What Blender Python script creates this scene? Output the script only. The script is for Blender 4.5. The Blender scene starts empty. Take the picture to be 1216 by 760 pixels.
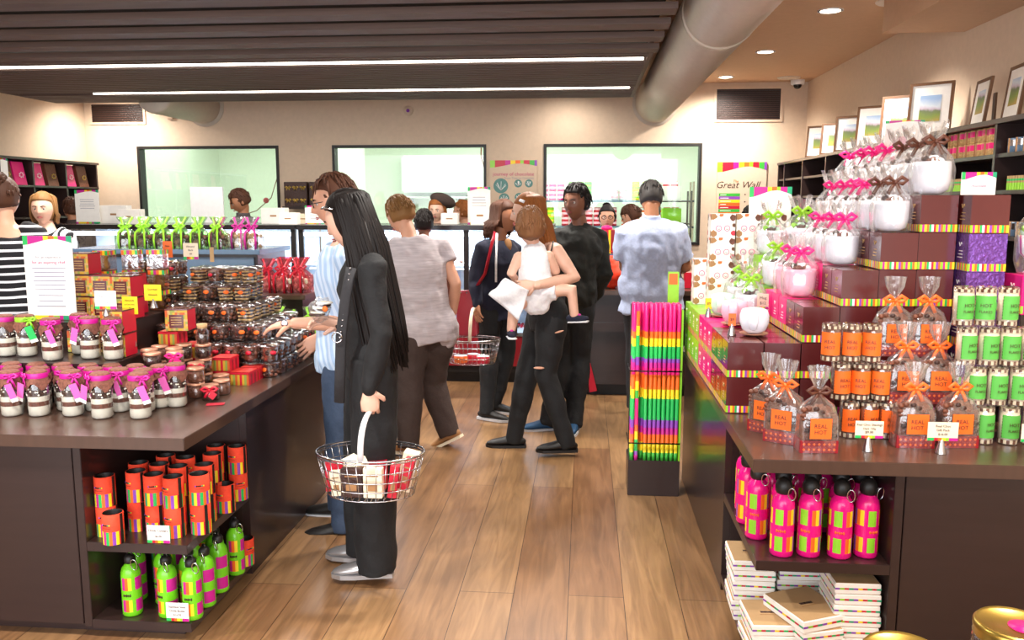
import bpy, bmesh, math, random
from mathutils import Vector, Matrix, noise
PI = math.pi
rnd = random.Random(7)
sc = bpy.context.scene
COL = sc.collection

# ---------------------------------------------------------------- camera, world, light
FPX = 1000.0                      # focal length in pixels of a 1216 px wide frame
cd = bpy.data.cameras.new('camera'); cam = bpy.data.objects.new('camera', cd); COL.objects.link(cam)
cd.sensor_width = 36; cd.lens = FPX / 1216 * 36; cd.clip_start = .05
cam.location = (0, 0, 1.6)
PITCH = math.atan(140 / FPX); YAW = math.atan(87 / math.hypot(FPX, 140))
cam.rotation_euler = (PI / 2 - PITCH, 0, YAW)
sc.camera = cam
CM = Matrix.Rotation(YAW, 3, 'Z') @ Matrix.Rotation(PI / 2 - PITCH, 3, 'X')
def at(px, py, Y=None, z=None):   # a place seen at a photo pixel, given its depth or its height
    d = CM @ Vector(((px - 608) / FPX, (380 - py) / FPX, -1))
    t = Y / d.y if z is None else (z - 1.6) / d.z
    return Vector((0, 0, 1.6)) + d * t

w = bpy.data.worlds.new('world'); sc.world = w; w.use_nodes = True
w.node_tree.nodes['Background'].inputs[0].default_value = (.85, .92, 1, 1)
w.node_tree.nodes['Background'].inputs[1].default_value = 1.3
sc.view_settings.view_transform = 'Standard'; sc.view_settings.look = 'None'
sc.view_settings.exposure = 0.6; sc.view_settings.gamma = 1
sc.view_settings.use_curve_mapping = False

def light(kind, name, loc, rot, energy, col=(1, .9, .8), size=.1, size_y=None, spot=None, blend=.6):
    l = bpy.data.lights.new(name, kind); l.energy = energy; l.color = col
    if kind == 'AREA':
        l.size = size
        if size_y: l.shape = 'RECTANGLE'; l.size_y = size_y
    else: l.shadow_soft_size = size
    if spot: l.spot_size = spot; l.spot_blend = blend
    o = bpy.data.objects.new(name, l); o.location = loc; o.rotation_euler = rot; COL.objects.link(o); return o
light('AREA', 'fill_behind_camera', (-1.2, -2.3, 1.6), (PI / 2, 0, 0), 190, (.93, .96, 1), 7, 2.4)  # added general fill lamp behind the camera, in place of assumed daylight
light('AREA', 'kitchen_light', (-4.6, 11.7, 2.78), (0, 0, 0), 38, (.97, 1, .96), 3, 1.6)
light('AREA', 'kitchen_light', (-1.6, 11.7, 2.78), (0, 0, 0), 48, (.97, 1, .98), 2.5, 1.6)
light('AREA', 'kitchen_light', (.8, 11.7, 2.78), (0, 0, 0), 45, (.97, 1, .95), 2.5, 1.6)
for x, y, e in ((-2.9, 2.2, 60), (-1.4, 2.0, 60), (-2.6, 4.3, 60), (-3.6, 5.6, 45), (-.3, 3.6, 55), (-.3, 6.0, 45), (-2.0, 6.4, 45)):
    light('SPOT', 'shop_spot', (x, y, 2.52), (0, 0, 0), e * 2.0, (1, .94, .87), .05, spot=2.4, blend=.8)
for x, y, e in ((1.45, 2.2, 60), (1.0, 4.2, 60), (1.654, 6.16, 70), (1.55, 7.75, 70), (.9, 1.2, 50)):
    light('SPOT', 'shop_spot', (x, y, 2.86), (0, 0, 0), e * 2.0, (1, .92, .82), .05, spot=2.3, blend=.8)
for x, e in ((-5.35, 80), (-.2, 22), (1.45, 110)):
    light('SPOT', 'wall_washer', (x, 9.2, 2.86), (.1, 0, 0), e * 1.3, (1, .92, .82), .05, spot=2.7, blend=1)

# ---------------------------------------------------------------- materials
def lin(h):
    h = h.lstrip('#'); c = [int(h[i:i + 2], 16) / 255 for i in (0, 2, 4)]
    return [(v / 12.92 if v <= .04045 else ((v + .055) / 1.055) ** 2.4) for v in c] + [1]
MATS = {}
def mat(name, hexc, rough=.5, metal=0, em=0, alpha=1, coat=0, nz=(14, .06), trans=0, bump=0, stretch=(1, 1, 1), spec=.5, emc=None):
    m = bpy.data.materials.new(name); m.use_nodes = True; nt = m.node_tree; N = nt.nodes; L = nt.links
    b = N['Principled BSDF']; c = lin(hexc)
    b.inputs['Roughness'].default_value = rough; b.inputs['Metallic'].default_value = metal
    b.inputs['Coat Weight'].default_value = coat; b.inputs['Coat Roughness'].default_value = .08
    b.inputs['Specular IOR Level'].default_value = spec
    b.inputs['Alpha'].default_value = alpha; b.inputs['Transmission Weight'].default_value = trans
    tc = N.new('ShaderNodeTexCoord'); mp = N.new('ShaderNodeMapping'); mp.inputs['Scale'].default_value = stretch
    nz_ = N.new('ShaderNodeTexNoise'); nz_.inputs['Scale'].default_value = nz[0]; nz_.inputs['Detail'].default_value = 4
    L.new(tc.outputs['Object'], mp.inputs[0]); L.new(mp.outputs[0], nz_.inputs['Vector'])
    mx = N.new('ShaderNodeMix'); mx.data_type = 'RGBA'
    mx.inputs[6].default_value = [max(0, v * (1 - nz[1] * 1.6)) for v in c[:3]] + [1]
    mx.inputs[7].default_value = [min(1, v * (1 + nz[1] * 1.6)) for v in c[:3]] + [1]
    L.new(nz_.outputs['Fac'], mx.inputs[0]); L.new(mx.outputs[2], b.inputs['Base Color'])
    if em:
        b.inputs['Emission Strength'].default_value = em; b.inputs['Emission Color'].default_value = lin(emc or hexc)
    if bump:
        bp = N.new('ShaderNodeBump'); bp.inputs['Strength'].default_value = bump; bp.inputs['Distance'].default_value = .01
        L.new(nz_.outputs['Fac'], bp.inputs['Height']); L.new(bp.outputs[0], b.inputs['Normal'])
    MATS[name] = m; return m
def film(name, tint, mixf=.16, rough=.08, gloss=(1, 1, 1)):
    m = bpy.data.materials.new(name); m.use_nodes = True; nt = m.node_tree; N = nt.nodes; L = nt.links
    N.remove(N['Principled BSDF']); out = N['Material Output']
    tr = N.new('ShaderNodeBsdfTransparent'); tr.inputs[0].default_value = lin(tint)
    gl = N.new('ShaderNodeBsdfGlossy'); gl.inputs['Roughness'].default_value = rough
    gl.inputs['Color'].default_value = (*gloss, 1)
    if name.startswith('cello'):
        df = N.new('ShaderNodeBsdfTranslucent'); df.inputs[0].default_value = lin(tint); d2 = N.new('ShaderNodeBsdfDiffuse'); d2.inputs[0].default_value = lin(tint); g0 = gl; ad = N.new('ShaderNodeMixShader'); L.new(df.outputs[0], ad.inputs[1]); L.new(d2.outputs[0], ad.inputs[2]); gm = N.new('ShaderNodeMixShader'); gm.inputs[0].default_value = .22; L.new(g0.outputs[0], gm.inputs[1]); L.new(ad.outputs[0], gm.inputs[2])
    else: gm = gl
    fr = N.new('ShaderNodeLayerWeight'); fr.inputs[0].default_value = .35
    tc = N.new('ShaderNodeTexCoord'); nz = N.new('ShaderNodeTexNoise'); nz.inputs['Scale'].default_value = 30
    L.new(tc.outputs['Object'], nz.inputs['Vector'])
    bp = N.new('ShaderNodeBump'); bp.inputs['Strength'].default_value = 0 if name == 'pane' else .35; bp.inputs['Distance'].default_value = .01
    L.new(nz.outputs['Fac'], bp.inputs['Height']); L.new(bp.outputs[0], gl.inputs['Normal'])
    ma = N.new('ShaderNodeMath'); ma.operation = 'MULTIPLY_ADD'; ma.inputs[1].default_value = .55; ma.inputs[2].default_value = mixf
    L.new(fr.outputs['Facing'], ma.inputs[0])
    mx = N.new('ShaderNodeMixShader'); L.new(ma.outputs[0], mx.inputs[0]); L.new(tr.outputs[0], mx.inputs[1]); L.new(gm.outputs[0], mx.inputs[2])
    L.new(mx.outputs[0], out.inputs[0]); MATS[name] = m; return m
def planks():
    m = bpy.data.materials.new('floor_planks'); m.use_nodes = True; nt = m.node_tree; N = nt.nodes; L = nt.links
    b = N['Principled BSDF']; tc = N.new('ShaderNodeTexCoord'); mp = N.new('ShaderNodeMapping')
    mp.inputs['Rotation'].default_value = (0, 0, PI / 2); mp.inputs['Location'].default_value = (.4, .05, 0)
    L.new(tc.outputs['Object'], mp.inputs[0])
    br = N.new('ShaderNodeTexBrick'); br.inputs['Scale'].default_value = 1; br.offset = .37
    br.inputs['Brick Width'].default_value = 2.1; br.inputs['Row Height'].default_value = .225; br.inputs['Mortar Size'].default_value = .0016
    br.inputs['Color1'].default_value = lin('#8c6646'); br.inputs['Color2'].default_value = lin('#a5815a'); br.inputs['Mortar'].default_value = lin('#3f2415')
    L.new(mp.outputs[0], br.inputs['Vector'])
    m2 = N.new('ShaderNodeMapping'); m2.inputs['Scale'].default_value = (9, .8, 1); L.new(tc.outputs['Object'], m2.inputs[0])
    n1 = N.new('ShaderNodeTexNoise'); n1.inputs['Scale'].default_value = 2.4; n1.inputs['Detail'].default_value = 6; n1.inputs['Distortion'].default_value = 1.4
    L.new(m2.outputs[0], n1.inputs['Vector'])
    n2 = N.new('ShaderNodeTexNoise'); n2.inputs['Scale'].default_value = 2.2; L.new(tc.outputs['Object'], n2.inputs['Vector'])
    r1 = N.new('ShaderNodeValToRGB'); r1.color_ramp.elements[0].position = .3; r1.color_ramp.elements[1].position = .72
    r1.color_ramp.elements[0].color = (.5, .45, .4, 1); r1.color_ramp.elements[1].color = (1.1, 1.08, 1.05, 1)
    L.new(n1.outputs['Fac'], r1.inputs[0])
    r2 = N.new('ShaderNodeValToRGB'); r2.color_ramp.elements[0].position = .3; r2.color_ramp.elements[1].position = .55
    r2.color_ramp.elements[0].color = (.72, .68, .64, 1); r2.color_ramp.elements[1].color = (1, 1, 1, 1); L.new(n2.outputs['Fac'], r2.inputs[0])
    a = N.new('ShaderNodeMix'); a.data_type = 'RGBA'; a.blend_type = 'MULTIPLY'; a.inputs[0].default_value = .8
    L.new(br.outputs['Color'], a.inputs[6]); L.new(r1.outputs[0], a.inputs[7])
    c = N.new('ShaderNodeMix'); c.data_type = 'RGBA'; c.blend_type = 'MULTIPLY'; c.inputs[0].default_value = .7
    L.new(a.outputs[2], c.inputs[6]); L.new(r2.outputs[0], c.inputs[7]); L.new(c.outputs[2], b.inputs['Base Color'])
    b.inputs['Roughness'].default_value = .34
    bp = N.new('ShaderNodeBump'); bp.inputs['Strength'].default_value = .12; bp.inputs['Distance'].default_value = .004
    L.new(n1.outputs['Fac'], bp.inputs['Height']); L.new(bp.outputs[0], b.inputs['Normal'])
    MATS['floor_planks'] = m
planks()
P = dict(laminate=('#2f201e', .32, 0), laminate_top=('#4c362b', .3, 0), slat=('#5f4b43', .6, 0), slat_dark=('#15100f', .9, 0),
  wall=('#d5bfa8', .9, 0), ceiling_paint=('#c8a586', .9, 0), kitchen=('#e2e7db', .8, 0), kitchen_white=('#e6efe6', .6, 0),
  black=('#15110f', .5, 0), blackgloss=('#171314', .25, 0), white=('#f0eeee', .5, 0), paper=('#f6f1ea', .7, 0), cream=('#efe0c4', .6, 0),
  duct=('#d3c8ba', .45, .15), steel=('#c9c9cc', .22, 1), darkmetal=('#2b2624', .4, .8), gold=('#b99a4a', .28, .9), copperlid=('#c08a70', .35, .55),
  pink=('#e8177a', .35, 0), magenta=('#c2188a', .4, 0), green=('#3fae3c', .4, 0), lime=('#8fd02a', .35, 0), limebottle=('#6fc81e', .25, 0),
  orange=('#f26a1c', .45, 0), koozie=('#ee4424', .75, 0), yellow=('#f2d520', .45, 0), teal=('#1f9e6e', .45, 0), red=('#c4122f', .4, 0),
  brightgreen=('#22b455', .4, 0), purple=('#8a3fb0', .4, 0), purplefoil=('#7c3fb8', .25, .5), maroon=('#571f20', .25, 0), darkred=('#8f1420', .35, 0),
  choc=('#3a1c12', .4, 0), choclight=('#6a3a26', .45, 0), cocoa=('#7b4a3b', .8, 0), flour=('#ece4d4', .9, 0), biscuit=('#c9a06a', .8, 0),
  kraft=('#b89468', .8, 0), label_orange=('#ff6a14', .6, 0), label_green=('#58b045', .6, 0), denim=('#34435a', .8, 0), fridge=('#dfe9f2', .5, 0),
  skin=('#d8a083', .5, 0), skin_pale=('#e2b49c', .5, 0), skin_dark=('#845640', .5, 0), skin_tan=('#a87050', .5, 0),
  hair_black=('#17100e', .5, 0), hair_blond=('#8a6238', .5, 0), hair_ginger=('#8f5426', .45, 0), hair_brown=('#4d2e1f', .5, 0), hair_baby=('#875c3c', .5, 0), hair_grey=('#3c3836', .5, 0),
  cloth_black=('#131315', .8, 0), cloth_grey=('#b9afb2', .9, 0), cloth_brown=('#3e2f2a', .9, 0), cloth_navy=('#191b2e', .9, 0), cloth_white=('#eeecf2', .9, 0),
  cloth_blue=('#a8c0da', .9, 0), cloth_shirt=('#b2bcd8', .9, 0), cloth_char=('#2b2a2d', .9, 0), cloth_olive=('#11120e', .8, 0), cloth_pinkish=('#d87a90', .9, 0), cloth_apron=('#4a4444', .9, 0),
  shoe_blue=('#1f4f78', .5, 0), silver=('#b9b7b8', .3, .7), bag_red=('#9c1226', .35, 0), bag_orange=('#ee3a12', .6, 0), tan=('#a8794c', .6, 0), glassware=('#dfe6e6', .1, 0),
  mint=('#bfe6cf', .4, 0), palepink=('#f2b8cc', .3, 0), mug=('#e9e9f2', .15, 0), lettering=('#4a2a22', .6, 0), lettering_pink=('#c43a78', .6, 0), lettering_grey=('#9a96a4', .7, 0), photo_blue=('#8fb4d6', .6, 0), photo_green=('#9bb05a', .6, 0), photo_lilac=('#b48ab4', .6, 0), photo_sand=('#d8c08a', .6, 0), wood=('#6a4424', .5, 0), art_green=('#5c8a86', .6, 0), rope=('#7a4a30', .7, 0), bottlepink=('#e8147e', .22, 0), bluegrey=('#5a7088', .22, 0), redribbon=('#c8102c', .3, 0), brownribbon=('#5a3020', .4, 0), iris=('#2c1a12', .3, 0), tagpink=('#dd62b0', .6, 0), eyewhite=('#c9c0ba', .5, 0), ochre=('#c9982c', .5, 0), olive=('#8c9440', .5, 0), rust=('#c2541f', .5, 0), lips=('#b05a56', .5, 0), rubber=('#d8d8dc', .6, 0))
for k, (h, r, me) in P.items():
    cloth = k.startswith('cloth') or k in ('koozie', 'denim')
    hair = k.startswith('hair')
    mat(k, h, .6 if hair else r, me, spec=.25 if hair else .5, nz=(60 if cloth else 25, .12 if (cloth or hair) else .05), bump=.25 if cloth else 0, stretch=(1, 1, .12) if hair else (1, 1, 1))
for k in ('choc', 'choclight', 'biscuit', 'cocoa'):
    mat(k, P[k][0], P[k][1], 0, nz=(90, .5), bump=.6)
mat('laminate', P['laminate'][0], .3, nz=(3, .12), stretch=(1, 1, 14), coat=.25)
mat('laminate_top', P['laminate_top'][0], .3, nz=(3, .12), stretch=(14, 1, 1), coat=.2)
mat('slat', P['slat'][0], .65, nz=(3, .2), stretch=(1, 20, 20))
mat('cloth_grey', P['cloth_grey'][0], .9, nz=(35, .22), bump=.3, stretch=(.3, .3, 3))
mat('maroon', P['maroon'][0], .2, nz=(10, .1), coat=.5)
mat('purplefoil', '#74489a', .22, .55, nz=(60, .3), bump=.7)
for k in ('skin', 'skin_pale', 'skin_dark', 'skin_tan'): mat(k, P[k][0], .5, nz=(20, .07))
mat('led', '#ffffff', em=7, emc='#f4f8ff'); mat('led_warm', '#ffffff', em=9, emc='#ffe9cf'); mat('strip_light', '#ffffff', em=5, emc='#fff4e4')
mat('kitchen_lamp', '#ffffff', em=3, emc='#f2fff6'); mat('screen', '#ffffff', .4, em=.7, emc='#f4f6ff')
def landscape():
    m = bpy.data.materials.new('landscape'); m.use_nodes = True; nt = m.node_tree; N = nt.nodes; L = nt.links; b = N['Principled BSDF']; b.inputs['Roughness'].default_value = .6
    tc = N.new('ShaderNodeTexCoord'); nz = N.new('ShaderNodeTexNoise'); nz.inputs['Scale'].default_value = 9; nz.inputs['Detail'].default_value = 5; L.new(tc.outputs['Object'], nz.inputs['Vector'])
    sp = N.new('ShaderNodeSeparateXYZ'); L.new(tc.outputs['Object'], sp.inputs[0]); a = N.new('ShaderNodeMath'); a.operation = 'MULTIPLY_ADD'; a.inputs[1].default_value = .12; L.new(nz.outputs['Fac'], a.inputs[0]); L.new(sp.outputs['Z'], a.inputs[2])
    rp = N.new('ShaderNodeValToRGB'); e = rp.color_ramp.elements; e[0].position = .14; e[0].color = lin('#b59a48'); e[1].position = .30; e[1].color = lin('#9dbbe0')
    for p_, c in ((.18, '#7f9440'), (.21, '#6d7a55'), (.225, '#c9b8c9'), (.25, '#d6dfe8')): q = e.new(p_); q.color = lin(c)
    L.new(a.outputs[0], rp.inputs[0]); L.new(rp.outputs[0], b.inputs['Base Color']); MATS['landscape'] = m
landscape()
film('cello', '#ffffff', .13, .16); film('pane', '#f5fcf6', .03, .02); film('glassjar', '#f2f4f4', .07, .05); film('plastic', '#f6f6f6', .12, .08)
film('cello_red', '#f2a4b2', .12, .12); film('cello_green', '#ddf2cf', .12, .12); film('fridge_glass', '#f2f8ff', .04, .03)

# ---------------------------------------------------------------- mesh helpers
class MB:
    def __init__(s): s.v = []; s.f = []; s.m = []; s.s = []
    def add(s, vs, fs, m, smooth=False):
        o = len(s.v); s.v += [Vector(v) for v in vs]
        for i, f in enumerate(fs):
            s.f.append([o + k for k in f]); s.m.append(m if isinstance(m, str) else m[i]); s.s.append(smooth)
        return s
    def box(s, x0, x1, y0, y1, z0, z1, m, T=None):
        vs = [Vector((x, y, z)) for z in (z0, z1) for y in (y0, y1) for x in (x0, x1)]
        if T: vs = [T @ v for v in vs]
        return s.add(vs, [(0, 2, 3, 1), (4, 5, 7, 6), (0, 1, 5, 4), (2, 6, 7, 3), (0, 4, 6, 2), (1, 3, 7, 5)], m)
    def cb(s, c, d, m, T=None):
        return s.box(c[0] - d[0] / 2, c[0] + d[0] / 2, c[1] - d[1] / 2, c[1] + d[1] / 2, c[2] - d[2] / 2, c[2] + d[2] / 2, m, T)
    def lathe(s, prof, seg, m, c=(0, 0, 0), smooth=True, sx=1, sy=1, T=None, cap=True):
        c = Vector(c); n = len(prof); vs = []
        for r, z in prof:
            for k in range(seg):
                a = 2 * PI * k / seg; v = Vector((r * math.cos(a) * sx, r * math.sin(a) * sy, z))
                if T: v = T @ v
                vs.append(v + c)
        fs = []; ms = []
        for j in range(n - 1):
            for k in range(seg):
                fs.append((j * seg + k, j * seg + (k + 1) % seg, (j + 1) * seg + (k + 1) % seg, (j + 1) * seg + k))
                ms.append(m if isinstance(m, str) else m(j, k))
        if cap:
            if prof[0][0] > 1e-4: fs.append(tuple(range(seg - 1, -1, -1))); ms.append(m if isinstance(m, str) else m(0, 0))
            if prof[-1][0] > 1e-4: fs.append(tuple(range((n - 1) * seg, n * seg))); ms.append(m if isinstance(m, str) else m(n - 2, 0))
        return s.add(vs, fs, ms, smooth)
    def tube(s, pts, rad, m, seg=10, closed=False, side=None, rnd_cap=False):
        pts = [Vector(p) for p in pts]; n = len(pts)
        if not isinstance(rad, (list, tuple)) or (isinstance(rad, tuple)): rad = [rad] * n
        rad = [(r, r) if not isinstance(r, (tuple, list)) else r for r in rad]
        if rnd_cap:
            def ext(p, q, r):
                d = (p - q).normalized(); a = min(r); return [(p + d * a * .55, (r[0] * .8, r[1] * .8)), (p + d * a * .9, (r[0] * .4, r[1] * .4))]
            e0 = ext(pts[0], pts[1], rad[0]); e1 = ext(pts[-1], pts[-2], rad[-1])
            pts = [e0[1][0], e0[0][0]] + pts + [e1[0][0], e1[1][0]]; rad = [e0[1][1], e0[0][1]] + list(rad) + [e1[0][1], e1[1][1]]; n += 4
        vs = []; prev = Vector(side) if side is not None else None
        for i in range(n):
            t = ((pts[(i + 1) % n] if (closed or i < n - 1) else pts[i]) - (pts[i - 1] if (closed or i > 0) else pts[i])).normalized()
            if prev is None: prev = t.orthogonal()
            ref = Vector(side) if side is not None else prev
            u = (ref - t * ref.dot(t))
            if u.length < 1e-5: u = t.orthogonal()
            u.normalize(); prev = u; w_ = t.cross(u)
            for k in range(seg):
                a = 2 * PI * k / seg; vs.append(pts[i] + u * rad[i][0] * math.cos(a) + w_ * rad[i][1] * math.sin(a))
        fs = []
        for j in range(n if closed else n - 1):
            j2 = (j + 1) % n
            for k in range(seg): fs.append((j * seg + k, j * seg + (k + 1) % seg, j2 * seg + (k + 1) % seg, j2 * seg + k))
        if not closed: fs.append(tuple(range(seg - 1, -1, -1))); fs.append(tuple(range((n - 1) * seg, n * seg)))
        return s.add(vs, fs, m, True)
    def ball(s, c, r, m, seg=14, rings=8, T=None, f=None):
        c = Vector(c); r = r if isinstance(r, (tuple, list)) else (r, r, r); vs = []
        for j in range(rings + 1):
            th = PI * j / rings
            for k in range(seg):
                a = 2 * PI * k / seg; v = Vector((r[0] * math.sin(th) * math.cos(a), r[1] * math.sin(th) * math.sin(a), -r[2] * math.cos(th)))
                if f: v = f(v)
                if T: v = T @ v
                vs.append(v + c)
        fs = [(j * seg + k, j * seg + (k + 1) % seg, (j + 1) * seg + (k + 1) % seg, (j + 1) * seg + k) for j in range(rings) for k in range(seg)]
        return s.add(vs, fs, m, True)
    def quad(s, a, b, c, d, m): return s.add([a, b, c, d], [(0, 1, 2, 3)], m)
    def grid(s, fn, nu, nv, m, thick=0, smooth=True):
        vs = [Vector(fn(i / nu, j / nv)) for j in range(nv + 1) for i in range(nu + 1)]; W = nu + 1
        fs = [(j * W + i, j * W + i + 1, (j + 1) * W + i + 1, (j + 1) * W + i) for j in range(nv) for i in range(nu)]
        if thick:
            t = Vector(thick); k = len(vs); vs = vs + [v + t for v in vs]; fs2 = [tuple(reversed([q + k for q in f])) for f in fs]
            rim = [(i, i + 1) for i in range(nu)] + [(nv * W + i + 1, nv * W + i) for i in range(nu)] + [((j + 1) * W, j * W) for j in range(nv)] + [(j * W + nu, (j + 1) * W + nu) for j in range(nv)]
            fs = fs + fs2 + [(b, a, a + k, b + k) for a, b in rim]
        mm = m if isinstance(m, str) else None
        if mm is None: ms = [m((i + .5) / nu, (j + .5) / nv) for j in range(nv) for i in range(nu)]; ms = ms + ms + [ms[0]] * (len(fs) - 2 * len(ms)) if thick else ms
        else: ms = mm
        return s.add(vs, fs, ms, smooth)
    def prism(s, poly, z0, z1, m, T=None):       # poly in x,y
        n = len(poly); vs = [Vector((x, y, z0)) for x, y in poly] + [Vector((x, y, z1)) for x, y in poly]
        if T: vs = [T @ v for v in vs]
        return s.add(vs, [tuple(range(n - 1, -1, -1)), tuple(range(n, 2 * n))] + [(i, (i + 1) % n, n + (i + 1) % n, n + i) for i in range(n)], m)
    def xf(s, T):
        s.v = [T @ v for v in s.v]; return s
    def mesh(s, name='m', origin=None, bevel=0):
        me = bpy.data.meshes.new(name); o = Vector(origin) if origin is not None else Vector()
        me.from_pydata([tuple(v - o) for v in s.v], [], s.f); keys = []
        for k in s.m:
            if k not in keys: keys.append(k)
        for k in keys: me.materials.append(MATS[k])
        ix = {k: i for i, k in enumerate(keys)}
        me.polygons.foreach_set('material_index', [ix[k] for k in s.m]); me.polygons.foreach_set('use_smooth', s.s)
        if bevel:
            bm = bmesh.new(); bm.from_mesh(me); bm.normal_update()
            es = [e for e in bm.edges if len(e.link_faces) == 2 and e.calc_face_angle(0) > .6]
            bmesh.ops.bevel(bm, geom=es, offset=bevel, segments=2, affect='EDGES', clamp_overlap=True); bm.to_mesh(me); bm.free()
        me.update(); return me
def tag(o, label=None, cat=None, group=None, kind=None):
    if label: o['label'] = label
    if cat: o['category'] = cat
    if group: o['group'] = group
    if kind: o['kind'] = kind
    return o
def link(name, me, parent=None, loc=None, rz=0):
    o = bpy.data.objects.new(name, me); COL.objects.link(o)
    if parent: o.parent = parent
    if loc is not None: o.location = loc
    if rz: o.rotation_euler = (0, 0, rz)
    return o
def thing(name, loc, label, cat, group=None, rz=0, mb=None, bevel=0, local=False):   # an Empty, or one mesh when mb is given
    loc = Vector(loc); me = None
    if mb is not None: me = mb.mesh(name, None if local else loc, bevel) if isinstance(mb, MB) else mb
    return tag(link(name, me, None, loc, rz), label, cat, group)
def part(name, mb, parent, label=None, bevel=0, local=False):
    me = mb.mesh(name, None if local else parent.location, bevel) if isinstance(mb, MB) else mb
    o = link(name, me, parent)
    if label: o['label'] = label
    return o
def struct(name, mb, bevel=0):
    o = link(name, mb.mesh(name, None, bevel)); o['kind'] = 'structure'; return o
def dup(o, loc, rz=0, label=None, scale=None, tilt=None):
    def rec(a, par):
        c = a.copy(); COL.objects.link(c)
        if par: c.parent = par
        for ch in a.children: rec(ch, c)
        return c
    c = rec(o, None); c.location = loc; c.rotation_euler = (tilt[0] if tilt else 0, tilt[1] if tilt else 0, rz)
    if label: c['label'] = label
    if scale: c.scale = (scale,) * 3 if not isinstance(scale, (tuple, list)) else scale
    return c
def evalmesh(o):
    dg = bpy.context.evaluated_depsgraph_get(); dg.update(); return bpy.data.meshes.new_from_object(o.evaluated_get(dg))
_TX = {}
def text_mesh(s, size, m='lettering', align='CENTER', shear=0):
    k = (s, size, m, align, shear)
    if k not in _TX:
        c = bpy.data.curves.new('t', 'FONT'); c.body = s; c.size = size; c.align_x = align; c.extrude = .0003; c.resolution_u = 2; c.shear = shear
        o = bpy.data.objects.new('t', c); COL.objects.link(o); me = evalmesh(o); bpy.data.objects.remove(o)
        me.materials.clear(); me.materials.append(MATS[m]); _TX[k] = me
    return _TX[k]
def text(parent, s, size, loc, rot=(PI / 2, 0, 0), m='lettering', align='CENTER', shear=0, name='lettering'):   # stands facing -Y by default
    o = link(name, text_mesh(s, size, m, align, shear), parent, loc); o.rotation_euler = rot; return o
STR = ['lime', 'magenta', 'yellow', 'orange', 'brightgreen', 'red', 'purple', 'orange', 'yellow', 'brightgreen', 'magenta', 'orange']
def stripes(mb, o, ux, uz, w, h, cols, wid=None):      # coloured band on a rectangle
    o = Vector(o); ux = Vector(ux); uz = Vector(uz); n = len(cols); wid = wid or [1] * n; t = sum(wid); a = 0
    for c, k in zip(cols, wid):
        p = o + ux * (w * a / t); q = o + ux * (w * (a + k) / t); mb.quad(p, q, q + uz * h, p + uz * h, c); a += k
# ================================================================ the room
YB = 9.7; XL = -5.9; XR = 2.41; ZC = 2.9
struct('floor', MB().box(XL - .1, XR + .1, -2.5, YB + .1, -.05, 0, 'floor_planks'))
struct('ceiling', MB().box(XL - .1, XR + .1, -2.5, YB + .1, ZC, ZC + .08, 'ceiling_paint'))
struct('wall_left', MB().box(XL - .1, XL, -2.5, YB, 0, ZC, 'wall'))
struct('wall_right', MB().box(XR, XR + .1, -2.5, YB, 0, ZC, 'wall'))
struct('trim_1', MB().box(1.9, XR, -2.5, 5.83, 2.68, ZC, 'ceiling_paint'))     # the dropped bulkhead at top right
WINS = [(-5.27, -3.56), (-2.92, -1.13), (-.475, 1.29)]; WB, WT = 1.12, 2.25
wb = MB(); xs = [XL - .1] + [v for w_ in WINS for v in w_] + [XR + .1]
for i in range(0, len(xs), 2): wb.box(xs[i], xs[i + 1], YB, YB + .1, 0, ZC, 'wall')
for a, b in WINS: wb.box(a, b, YB, YB + .1, 0, WB, 'wall'); wb.box(a, b, YB, YB + .1, WT, ZC, 'wall')
struct('wall_back', wb)
for i, (a, b) in enumerate(WINS):
    m = MB(); t = .03
    m.box(a, b, YB - .02, YB + .11, WT - t, WT, 'black'); m.box(a, b, YB - .02, YB + .11, WB, WB + t, 'black')
    m.box(a, a + t, YB - .02, YB + .11, WB + t, WT - t, 'black'); m.box(b - t, b, YB - .02, YB + .11, WB + t, WT - t, 'black')
    f = struct('window_%d' % (i + 1), m)
    part('pane', MB().box(a + t, b - t, YB + .05, YB + .056, WB + t, WT - t, 'pane'), f)
# kitchen beyond the windows
k = MB(); k.box(XL - .1, XR + .4, 13.6, 13.7, 0, 3, 'kitchen'); struct('wall_kitchen_back', k)
struct('wall_kitchen_left', MB().box(XL - .2, XL - .1, YB + .1, 13.6, 0, 3, 'kitchen'))
struct('wall_kitchen_right', MB().box(XR + .3, XR + .4, YB + .1, 13.6, 0, 3, 'kitchen'))
struct('wall_kitchen_divider', MB().box(-3.42, -3.3, YB + .1, 12.6, 0, 3, 'kitchen'))
struct('floor_kitchen', MB().box(XL - .2, XR + .4, YB + .1, 13.7, -.05, 0, 'kitchen_white'))
struct('ceiling_kitchen', MB().box(XL - .2, XR + .4, YB + .1, 13.7, 3, 3.05, 'kitchen_white'))
lampm = MB()
for x, y in ((-4.6, 11.2), (-1.9, 11.3), (-.9, 12.6), (.5, 11.6)):
    r = thing('ceiling_light', (x, y, 3), 'white fluorescent panel on the kitchen ceiling behind the glass', 'light', 'kitchen ceiling panels')
    m = MB(); m.box(x - .75, x + .75, y - .3, y + .3, 2.93, 3, 'white'); part('housing', m, r)
    part('diffuser', MB().box(x - .7, x + .7, y - .26, y + .26, 2.922, 2.93, 'kitchen_lamp'), r)
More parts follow.
